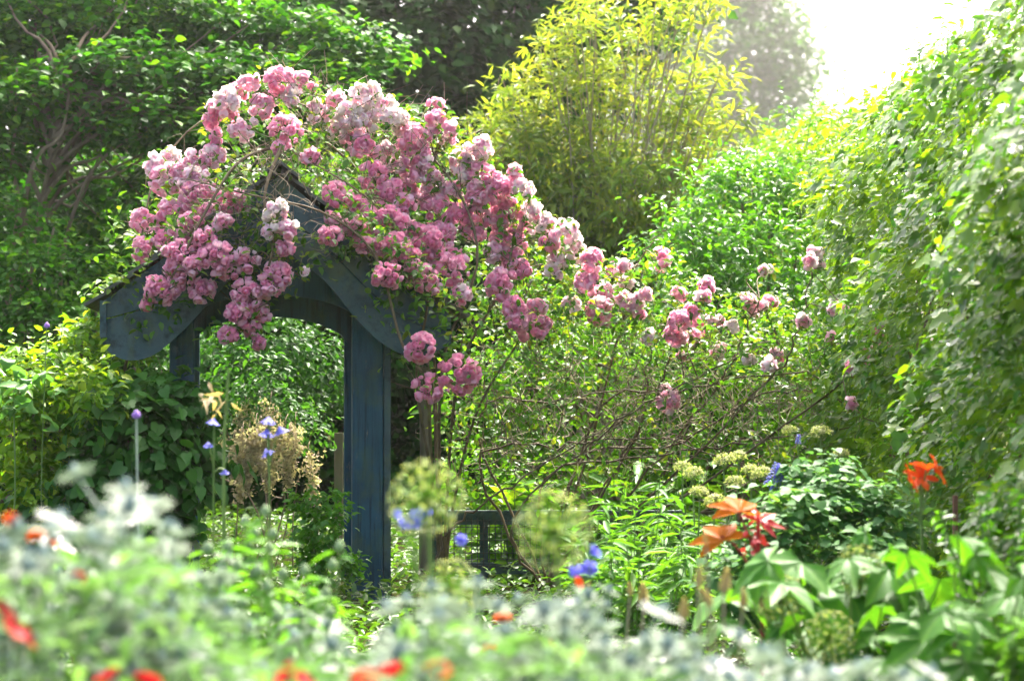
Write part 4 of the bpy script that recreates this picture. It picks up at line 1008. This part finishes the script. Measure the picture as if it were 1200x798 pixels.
# allium seed heads
def allium_mesh(n=85, seed=1):
    mb = MB(); i = np.arange(n) + .5
    ph = np.arccos(1 - 2 * i / n); th = math.pi * (1 + 5 ** .5) * i
    d = np.c_[np.cos(th) * np.sin(ph), np.sin(th) * np.sin(ph), np.cos(ph)]; r = .085 * (.86 + .2 * rng.random(n)); p = d * r[:, None]
    for q in p: mb.tube([q * .06, q * .55, q], .0012, 3, mat=1, a=.5)
    for k in range(4):
        o = nrm(np.cross(d, rng.normal(size=(n, 3)))); mb.inst(LEAF4, p, o + d * .35, d + .3 * o, .016, .006, .3 + .6 * rng.random(n), mat=0)
    for k in range(2): mb.inst(LEAF6, p * .93, d + .3 * rng.normal(size=(n, 3)), nrm(np.cross(d, rng.normal(size=(n, 3)))), .014, .011, rng.random(n) * .4, mat=2)
    return mb.mesh('seed_head', [M['umbel'], M['leaf_gold'], M['pod_green']])
def build_alliums():
    me = allium_mesh()
    for px, py, d, s, lab in ((500, 583, 6.2, 1.12, 'large blurred green allium globe beside the blue post, above the lilac blooms'),
                              (650, 621, 6.0, 1.12, 'large blurred green allium globe in front of the rail fence'),
                              (527, 690, 6.6, .95, 'faded allium globe low among the silvery sea holly'),
                              (1007, 667, 8.6, 1.0, 'open green allium seed head above the big lobed leaves'),
                              (972, 745, 8.2, 1.0, 'dense green allium seed head low against the big lobed leaves'),
                              (915, 703, 8.4, 1.05, 'loose pale allium seed head beside the red-stemmed plant')):
        p = P(px, py, d); b = np.array([p[0] + .02, p[1] + .03, float(gz(p[1]))])
        t = thing('allium', lab, 'flower', b)
        mb = MB(); mb.tube(smoothpath([b, (b + p) / 2 + [.012, 0, 0], p], 10), .006, 6); part('stem', mb, M['green_stem'], t)
        o = mesh_obj('seed_head', me, t, p - b); o.scale = (s,) * 3; o.rotation_euler = (rng.random() * 6, rng.random() * 6, rng.random() * 6)
build_alliums()

# ------------------------------------------------------------------ large lobed leaves
def palmate_mesh(name, lobes, depth, mat, length=1.0, width=.34, asym=0.0, droop=.25, fold=.10, back=2.3, shrink=.45, vein=1.0):
    """leaf blade with pointed lobes round the stalk; local +X is the middle lobe"""
    mb = MB(); na = lobes * 8; angs = np.linspace(-back, back, na + 1); rings = (0.0, .3, .62, 1.0); V = []; A = []
    for f in rings:
        for a in angs:
            u = (a + back) / (2 * back) * lobes; k = abs((u % 1) - .5) * 2       # 0 at lobe tip, 1 between lobes
            tip = 1 - shrink * (abs(a) / back) ** 1.3
            r = tip * (1 - depth * k ** .7) * (1 + .03 * math.sin(a * 31))
            z = fold * (k - .5) * f - droop * (f * r) ** 2 + .012 * math.sin(a * 17 + f * 9)
            V.append((math.cos(a) * r * f * length, math.sin(a) * r * f * length, z * length)); A.append(vein if k < .12 and f > 0 else .30 + .25 * rng.random() + .15 * f)
    n = na + 1; Q = [(i * n + j, (i + 1) * n + j, (i + 1) * n + j + 1, i * n + j + 1) for i in range(3) for j in range(na)]
    mb.add(V, quads=Q, a=A)
    return mb.mesh(name, M[mat])
def place_leaf(t, me, tip_c, size, yaw, pitch, roll, name='leaf'):
    o = mesh_obj(name, me, t, np.asarray(tip_c) - worldloc(t)); o.rotation_euler = (roll, pitch, yaw); o.scale = (size,) * 3
    return o
def place_axes(t, me, pos, size, X, N, name='leaf'):
    X = nrm(X); N = nrm(np.asarray(N) - X * np.dot(X, N)); Y = np.cross(N, X)
    o = mesh_obj(name, me, t, np.asarray(pos) - worldloc(t)); o.rotation_euler = Matrix(np.array([X, Y, N]).T.tolist()).to_euler(); o.scale = (size,) * 3
    return o
def build_big_leaves():
    meshes = [palmate_mesh('leaf', 5, .5, 'leaf_big', fold=.14), palmate_mesh('leaf', 5, .42, 'leaf_big', fold=.10, droop=.4), palmate_mesh('leaf', 3, .42, 'leaf_big', fold=.16, back=1.9, shrink=.3)]
    sets = [('broad fresh green plant with pointed lobed leaves below the orange lily', (1000, 8.6), [(955, 655), (1000, 640), (1040, 650), (905, 660), (930, 690), (985, 700), (1040, 690), (1075, 660), (880, 690), (1020, 730), (960, 735), (1060, 740), (900, 740), (1005, 775), (1050, 790), (935, 780), (1090, 700)]),
            ('big lobed-leaf plant filling the corner under the ivy hedge', (1130, 7.6), [(1110, 640), (1150, 650), (1180, 690), (1100, 720), (1140, 710), (1190, 740), (1090, 770), (1130, 760), (1170, 790), (1080, 800), (1200, 780), (1160, 740), (1120, 800)])]
    for lab, (bx, d), spots in sets:
        b = P(bx, 438, d); base = np.array([b[0], b[1], float(gz(b[1]))]); t = thing('lobed_plant', lab, 'plant', base); sb = MB()
        for (px, py) in spots:
            for rep in range(3):
                q = P(px + rng.normal() * 16, py + rng.normal() * 10 + rep * 14, d + rng.normal() * .25)
                if q[2] < base[2] + .05: continue
                yaw = rng.random() * 6.28; s = .16 * (.7 + .6 * rng.random())
                place_axes(t, meshes[rng.integers(3)], q, s, [math.cos(yaw), math.sin(yaw) - .5, -.35], [rng.normal() * .35, -.30 + rng.normal() * .3, .8])
                sb.tube(smoothpath([base + [rng.normal() * .05, rng.normal() * .05, 0], base * .35 + q * .65 + [0, 0, -.02], q], 8), np.linspace(.006, .0035, 8), 5)
        part('stalks', sb, M['green_stem'], t)
    # blurred small-leaved plant at the right edge
    leafy('leafy_plant', 'soft blurred small-leaved green plant at the foot of the ivy hedge', 'plant', 1185, 575, 8.4, 22, .13, LEAF6, .042, .55, 'leaf_bright', per=60, droop=.2)
    leafy('leafy_plant', 'shorter blurred leafy green plant in front of the big lobed leaves', 'plant', 1190, 700, 6.8, 14, .07, LEAF6, .045, .55, 'leaf_lily', per=40, droop=.2)
build_big_leaves()

def build_castor():
    d = 9.2; base = P(893, 438, d); base = np.array([base[0], base[1], float(gz(base[1]))])
    t = thing('castor_plant', 'red-stemmed plant with translucent orange star-shaped leaves and red flower spike', 'plant', base)
    me1 = palmate_mesh('leaf', 5, .44, 'leaf_castor', fold=.12, droop=.22, back=2.0, vein=0.0); me2 = palmate_mesh('leaf', 5, .60, 'leaf_red', fold=.12, droop=.2, back=2.0, vein=0.0)
    A = P(866, 600, d); B = P(845, 628, d - .05); Cc = P(888, 618, d + .03); fork = P(889, 655, d)
    mb = MB()
    mb.tube(smoothpath([base, P(893, 700, d), fork, P(876, 625, d), A], 14), np.linspace(.010, .0045, 14), 6)
    mb.tube(smoothpath([P(893, 698, d), P(880, 668, d), P(862, 640, d), B], 10), np.linspace(.007, .004, 10), 6)
    mb.tube(smoothpath([fork, P(889, 640, d), Cc], 8), np.linspace(.006, .004, 8), 6)
    part('stem', mb, M['red_stem'], t, smooth=True)
    # blades held flat, tilted to the viewer
    place_axes(t, me1, A, .165, [-.15, .70, .45], [.12, -.62, .74])
    place_axes(t, me1, P(848, 634, d - .06), .172, [-.35, .65, .40], [-.12, -.62, .74])
    place_axes(t, me2, P(889, 612, d + .02), .135, [.55, .6, .35], [.1, -.6, .74])
    fb = MB(); c = P(888, 630, d - .02); pts = c + rng.normal(size=(46, 3)) * [.022, .022, .045]
    scatter_leaves(fb, LEAF6, pts, nrm(pts - c + [0, 0, .01]), .026, aspect=.7, outw=.6)
    fb.tube([c - [0, 0, .08], c + [.003, 0, 0], c + [0, 0, .09]], .008, 5); part('flower_spike', fb, M['leaf_red'], t)
build_castor()

# ------------------------------------------------------------------ flowers
def petals_mesh(name, n, L_, wd, mats, cup=.5, a=.5, rows=1, curl=.0):
    """open flower facing +Z"""
    mb = MB()
    for r in range(rows):
        for k in range(n):
            az = (k + .5 * r) * 2 * math.pi / n + .1 * rng.normal(); c = cup * (1 + .5 * r); V = []
            for f in (0.05, .4, .75, 1.0):
                w = wd * (.3, .9, 1.0, .35)[(0.05, .4, .75, 1.0).index(f)] / 2; rad = L_ * f * math.cos(c * (1 - curl * f)); z = L_ * f * math.sin(c * (1 - curl * f))
                for s in (-1, 0, 1): V.append((rad, s * w, z - (.12 * wd if s == 0 else 0)))
            V = np.array(V); R = np.array([[math.cos(az), -math.sin(az), 0], [math.sin(az), math.cos(az), 0], [0, 0, 1]])
            mb.add(V @ R.T, quads=[(i * 3 + j, i * 3 + j + 1, i * 3 + j + 4, i * 3 + j + 3) for i in range(3) for j in (0, 1)], a=np.clip(a + .25 * rng.normal(), 0, 1))
    return mb.mesh(name, mats)
def flower_on_stem(name, label, cat, px, py, d, me, scale, tilt, stem='green_stem', fname='flower', group=None, r=.004, extra=(), lean=.03):
    p = P(px, py, d); b = np.array([p[0] + rng.normal() * lean, p[1] + rng.normal() * lean, float(gz(p[1]))])
    t = thing(name, label, cat, b, group); mb = MB(); mb.tube(smoothpath([b, (b + p) / 2 + rng.normal(size=3) * .012, p], 10), r, 6)
    for (ex, ey, sc, tl) in extra:
        q = P(ex, ey, d + rng.normal() * .02); k = b + (p - b) * .82
        mb.tube(smoothpath([k, (k + q) / 2 + [0, 0, .01], q], 6), r * .7, 5)
        o = mesh_obj(fname, me, t, q - b); o.rotation_euler = tl; o.scale = (sc,) * 3
    part('stem', mb, M[stem], t); o = mesh_obj(fname, me, t, p - b); o.rotation_euler = tilt; o.scale = (scale,) * 3
    return t
def build_flowers():
    bell = petals_mesh('flower', 6, .05, .034, M['petal_blue'], cup=1.15, a=.5, curl=.35)
    # blue bellflowers in front of the plumes
    flower_on_stem('bellflower', 'pair of blue bell flowers on a green stem left of the tan plumes', 'flower', 251, 490, 10.0, bell, .8, (3.0, .2, 0), extra=[(244, 518, .55, (2.9, .3, 1)), (263, 550, .55, (3.2, -.2, 1))])
    flower_on_stem('bellflower', 'blue flower spike with four blooms in front of the tan plumes', 'flower', 315, 488, 10.0, bell, .85, (2.9, .1, 0), extra=[(327, 500, .9, (2.9, -.3, 1)), (313, 503, .85, (3.1, .3, 1)), (311, 526, .8, (2.8, .4, 2))])
    b = P(267, 438, 10.4); b = np.array([b[0], b[1], float(gz(b[1]))])
    t = thing('bare_stem', 'tall bare pale-green stalk with dry tip between the blue flowers', 'plant stem', b); mb = MB()
    mb.tube(smoothpath([b, P(262, 560, 10.4), P(268, 432, 10.4)], 10), np.linspace(.009, .006, 10), 6); part('stalk', mb, M['green_stem'], t)
    lb = MB(); pp = np.array([P(250 + rng.normal() * 7, 470 + rng.normal() * 8, 10.4) for _ in range(14)]); scatter_leaves(lb, LANCE, pp, nrm(rng.normal(size=(14, 3))), .07, aspect=.25); part('dry_leaves', lb, M['leaf_dry'], t)
    spike = MB()
    for k in range(60):
        z = k / 60; a = k * 2.4; q = np.array([math.cos(a), math.sin(a), .1]); spike.inst(LEAF6, [q * .018 * (1 - z * .5) + [0, 0, z * .11]], [q], [np.array([-q[0] * .3, -q[1] * .3, 1])], .026 * (1 - .4 * z), .018, rng.random(1))
    spike.tube([(0, 0, -.01), (.001, 0, .05), (0, 0, .11)], .006, 5)
    sme = spike.mesh('flower_spike', M['petal_blue'])
    flower_on_stem('bluebell', 'blue-violet flower spike among the pale domed heads', 'flower', 904, 572, 12.2, sme, 1.2, (0, .3, 0), fname='flower_spike', extra=[(914, 568, .9, (.1, .4, 1))])
    flower_on_stem('bluebell', 'small blue flower spike near the lowest bare rose cane', 'flower', 935, 520, 14.0, sme, .5, (0, .1, 0), fname='flower_spike')
    flower_on_stem('violet_flower', 'blurred violet-blue blooms tucked under the allium globe by the rail fence', 'flower', 690, 668, 7.2, bell, .7, (1.2, .2, 0), extra=[(668, 674, .65, (1.0, .5, 2)), (683, 672, .6, (.7, .1, 3)), (692, 650, .7, (1, 0, 2))])
    flower_on_stem('violet_flower', 'pale lilac blooms below the allium globe by the blue post', 'flower', 487, 612, 6.8, bell, .8, (1.2, .2, 0), extra=[(460, 605, .6, (1.0, .5, 2)), (498, 605, .6, (.7, .1, 3)), (475, 618, .6, (.9, .1, 3))])
    flower_on_stem('violet_flower', 'single violet bloom in front of the rail fence post', 'flower', 540, 634, 8.0, bell, .6, (1.2, .2, 0))
    bud = MB(); an = np.arange(8) * math.pi / 4
    V = []
    for f, r in ((-.5, .3), (-.2, 1), (.3, .9), (.8, .4), (1, .08)): V += [(math.cos(a) * r * .014, math.sin(a) * r * .014, f * .018) for a in an]
    bud.add(V, quads=[(i * 8 + j, i * 8 + (j + 1) % 8, (i + 1) * 8 + (j + 1) % 8, (i + 1) * 8 + j) for i in range(4) for j in range(8)])
    bme = bud.mesh('bud', M['petal_violet']); pod = bud.mesh('pod', M['pod_green'])
    flower_on_stem('thistle', 'slender stem with one violet bud before the heart-leaved climber', 'flower', 160, 487, 9.0, bme, 1.2, (0, 0, 0), stem='silver_stem', fname='bud')
    flower_on_stem('thistle', 'small violet flower just under the golden shrub top by the eave', 'flower', 55, 382, 15.0, bme, 1.4, (0, 0, 0), fname='bud')
    flower_on_stem('thistle', 'magenta-violet flower showing low behind the silver sea holly', 'flower', 82, 619, 8.0, bme, 1.4, (0, 0, 0), fname='bud')
    lily = petals_mesh('flower', 6, .085, .034, M['petal_orange'], cup=.75, a=.4, curl=.7, rows=1)
    t = flower_on_stem('orange_lily', 'vivid orange lily in bloom before the dark ivy', 'flower', 1078, 560, 9.4, lily, .85, (.9, .2, 0), extra=[(1095, 552, .9, (.9, .8, 1)), (1064, 562, .85, (.9, -.9, 2)), (1085, 550, .8, (.2, .1, 2))], r=.005)
    lb = MB(); b = np.array(t.location); p = b + np.array([0, 0, 1]) * (rng.random(40) * .45 + .05)[:, None]; an = rng.random(40) * 6.28
    scatter_leaves(lb, LANCE, p, np.c_[np.cos(an), np.sin(an), np.full(40, .5)], .10, aspect=.18, up=.5, outw=.1, rnd=.2, droop=-.2); part('foliage', lb, M['leaf_lily'], t)
    mb = MB(); c = P(1119, 438, 11.0); g_ = float(gz(c[1])); mb.box([c[0], c[1], (g_ + P(0, 588, 11.0)[2]) / 2], (.022, .022, P(0, 588, 11)[2] - g_ + .06), None, bevel=.003)
    o = part('stake', mb, M['rust_wood'], smooth=False); o['label'] = 'reddish brown garden stake at the foot of the ivy hedge'; o['category'] = 'stake'
    red = petals_mesh('flower', 5, .034, .044, M['petal_red'], cup=.45, a=.5); org = petals_mesh('flower', 6, .034, .030, M['petal_orange'], cup=.5, a=.6, rows=2)
    for px, py, d in ((14, 735, 4.0), (2, 712, 4.1), (338, 786, 3.9), (352, 792, 3.9), (446, 790, 3.9), (462, 784, 4.0), (430, 794, 3.9), (512, 782, 4.0), (128, 789, 4.0), (172, 795, 4.0), (30, 742, 4.1)):
        flower_on_stem('red_campion', 'blurred red five-petalled flower low among the silver sea holly', 'flower', px, py + 6, d + .4, red, .85, (.8 + rng.normal() * .2, rng.normal() * .3, rng.random() * 6), stem='silver_stem', group='red flowers in the bed', lean=.05)
    for px, py, d, s in ((45, 632, 5.2, .75), (12, 612, 4.8, .6), (92, 680, 4.9, .6), (60, 640, 5.4, .5), (590, 729, 6.4, .9), (652, 722, 6.6, .8), (675, 684, 7.0, .7), (575, 765, 6.0, .7), (640, 752, 6.2, .6)):
        flower_on_stem('orange_flower', 'small blurred orange flower peeping between the sea holly stems', 'flower', px, py, d, org, s, (.8 + rng.normal() * .2, rng.normal() * .3, rng.random() * 6), group='orange flowers in the bed', lean=.05)
    # dry seed pods, tan
    dp = MB()
    for k in range(5): dp.inst(LANCE, np.array([[0, 0, 0.0]]), [[.12 * math.cos(k * 1.26), .12 * math.sin(k * 1.26), 1]], [[math.cos(k * 1.26), math.sin(k * 1.26), .1]], .13, .045, rng.random(1))
    dme = dp.mesh('seed_pod', M['leaf_dry'])
    for px, py, d, s in ((755, 712, 7.2, 1.0), (738, 700, 7.4, .6), (818, 690, 6.4, .8), (835, 712, 6.2, .8), (848, 700, 6.4, 1.0), (870, 716, 6.6, .8), (828, 640, 6.5, .45), (800, 730, 6.0, .8), (690, 705, 6.8, .7)):
        flower_on_stem('dry_pod_stem', 'papery tan seed pod on a dry stalk, among those by the red-stemmed plant', 'seed pod', px, py, d, dme, s * .62, (rng.normal() * .15, rng.normal() * .15, rng.random() * 6), stem='dry_twig', fname='seed_pod', group='tan seed pods', r=.0035)
    # poppy-like pods and fresh leaves left of the post
    for px, top, d in ((300, 612, 7.4), (335, 600, 7.2), (365, 640, 7.0), (270, 640, 7.0), (372, 720, 6.6), (310, 670, 6.4), (240, 680, 6.2), (340, 720, 6.0), (200, 690, 6.0)):
        t, tips = leafy('budding_perennial', 'fresh green plant with oval grey-green pods, in the drift before the arbour opening', 'plant', px, top, d, 5, .045, LANCE, .085, .3, 'leaf_lily', per=22, group='budding green perennials', droop=-.2)
        for q in tips:
            o = mesh_obj('pod', pod, t, q - np.array(t.location)); o.scale = (1.1, 1.1, 1.3)
build_flowers()

# ------------------------------------------------------------------ silver sea holly in the foreground
def build_holly():
    cone = MB(); n = 9; an = np.arange(n) * 2 * math.pi / n; V = []; prof = ((0, .35), (.12, .8), (.35, 1.0), (.6, .88), (.82, .55), (1.0, .12))
    for f, r in prof: V += [(math.cos(a) * r * .0115, math.sin(a) * r * .0115, f * .034) for a in an]
    cone.add(V, quads=[(i * n + j, i * n + (j + 1) % n, (i + 1) * n + (j + 1) % n, (i + 1) * n + j) for i in range(5) for j in range(n)], a=rng.random(len(V)))
    d = nrm(rng.normal(size=(110, 3)) + [0, 0, .1]); p = d * [.0118, .0118, .017] + [0, 0, .017]
    cone.inst(LEAF4, p, d, nrm(np.cross(d, rng.normal(size=d.shape))), .006, .003, rng.random(110))
    cme = cone.mesh('flower_cone', M['cone_blue'])
    ruff = MB()
    for k in range(9):
        a = k * 2 * math.pi / 9 + .1 * rng.normal(); X = np.array([math.cos(a), math.sin(a), .45 + .15 * rng.normal()]); Z = np.array([-math.cos(a) * .45, -math.sin(a) * .45, 1])
        ruff.inst(LANCE, [np.array([math.cos(a), math.sin(a), 0]) * .006], [X], [Z], .047 * (1 + .15 * rng.normal()), .020, rng.random(1))
        for s in (-1, 1):
            for f in (.4, .68):
                Y = np.array([-math.sin(a), math.cos(a), 0]) * s; ruff.inst(LEAF4, [nrm(X) * .047 * f + np.array([math.cos(a), math.sin(a), 0]) * .006 + Y * .004], [X * .6 + Y], [Z], .017, .006, rng.random(1))
    rmes = []
    for tone in (.0, .25, .55, 1.0):
        ruff.a = [np.full(len(q), tone) for q in ruff.a]; rmes.append(ruff.mesh('bract_ruff', M['petal_white']))
    stalk_leaf = LANCE
    envx = [0, 60, 110, 160, 210, 260, 320, 380, 440, 500, 560, 610, 700, 800, 900, 1000, 1100, 1200]
    envy = [600, 612, 600, 575, 615, 690, 725, 735, 728, 685, 675, 690, 712, 745, 768, 785, 805, 825]
    g = 'silver sea holly in the near bed'
    spots = []
    for px in np.arange(-20, 1080, 23.0):
        for rep in range(2):
            x = px + rng.normal() * 12; e = np.interp(x, envx, envy) - 5 + rng.normal() * 14; top = e + (rng.random() ** 1.3) * (215 if rep else 100)
            spots.append((x, min(top, 800), 4.6 + 2.6 * rng.random()))
    spots += [(148, 552, 5.0), (168, 572, 5.3), (120, 585, 4.8), (60, 598, 4.7), (20, 600, 4.8), (205, 605, 5.2), (505, 668, 5.2), (560, 665, 5.4)]
    for (px, top, d) in spots:
        b = P(px, 438, d); base = np.array([b[0] + rng.normal() * .05, b[1] + rng.normal() * .05, float(gz(b[1]))]); ztop = P(px, top, d)[2]
        t = thing('sea_holly', 'silvery sea holly with white spiny bracts round grey-blue cones, in the near bed', 'plant', base, g)
        H = ztop - base[2]; sb = MB(); lb = MB()
        crown = np.array([b[0], b[1], ztop - .045]); pts = smoothpath([base, base * .5 + crown * .5 + rng.normal(size=3) * .02, crown], 12); sb.tube(pts, np.linspace(.007, .004, 12), 6)
        heads = [(crown + [0, 0, .0], np.array([0, 0, 1.0]))]
        for k in range(rng.integers(4, 7)):
            s = rng.integers(6, 11); a = rng.random() * 6.28; L_ = .07 + .09 * rng.random(); o = np.array([math.cos(a) * .7, math.sin(a) * .7, .75])
            q = pts[s] + o * L_; sb.tube(smoothpath([pts[s], pts[s] + o * L_ * .5 + [0, 0, -.01], q], 6), np.linspace(.004, .0025, 6), 5); heads.append((q, nrm(o + [0, 0, .6])))
        for q, dr in heads:
            o = mesh_obj('flower_cone', cme, t, q - base); o.rotation_mode = 'QUATERNION'; o.rotation_quaternion = rot_to(dr, rng.random() * 6); sc = .72 + .4 * rng.random(); o.scale = (sc,) * 3
            mesh_obj('bract_ruff', rmes[rng.choice(4, p=[.40, .30, .18, .12])], o)
        m = 30; s = rng.random(m) * .8 + .12; k = s * 11; i0 = np.clip(k.astype(int), 0, 10); p = pts[i0] + (pts[i0 + 1] - pts[i0]) * (k - i0)[:, None]; an = rng.random(m) * 6.28; oo = np.c_[np.cos(an), np.sin(an), np.full(m, .35)]
        scatter_leaves(lb, LANCE, p + oo * .02, nrm(oo), .062, aspect=.28, up=.7, outw=.15, rnd=.4, droop=-.05)
        part('stem', sb, M['silver_stem'], t); part('foliage', lb, M['leaf_silver'], t, kind='stuff')
    # green leaves of the same bed, under the silver tops
    n = 7500; y = 4.2 + 3.6 * rng.random(n); x = (rng.random(n) * 2 - 1) * (y * .23 + .1)
    px = 600 + x / y * FPX; e = np.interp(px, envx, envy) + 55
    zt = 1.5 + (438 - e) / FPX * y; z = gz(y) + (np.maximum(zt, gz(y) + .1) - gz(y)) * rng.random(n) ** .6
    mb = MB(); scatter_leaves(mb, LANCE, np.c_[x, y, z], nrm(np.c_[rng.normal(size=(n, 2)), np.full(n, .6)]), .075, aspect=.33, up=.7, outw=.2, rnd=.6, droop=-.3)
    o = part('bed_foliage', mb, M['leaf_bed'], kind='stuff'); o['label'] = 'mixed green leaves filling the near flower bed between the sea holly'; o['category'] = 'foliage'
build_holly()

# ------------------------------------------------------------------ sunlit haze
def build_haze():
    mb = MB(); mb.box((10, 96.0, 19.5), (190, 204, 42.0))
    m = bpy.data.materials.new('haze'); m.use_nodes = True; N = m.node_tree.nodes; L = m.node_tree.links
    N.remove(N['Principled BSDF']); v = N.new('ShaderNodeVolumePrincipled')
    v.inputs['Color'].default_value = (1.0, .98, .93, 1); v.inputs['Density'].default_value = 0.00055; v.inputs['Anisotropy'].default_value = .86
    L.new(v.outputs[0], N['Material Output'].inputs['Volume'])
    o = part('haze', mb, m, kind='stuff', smooth=False); o['label'] = 'pale sunlit haze hanging over the garden'; o['category'] = 'haze'
build_haze()
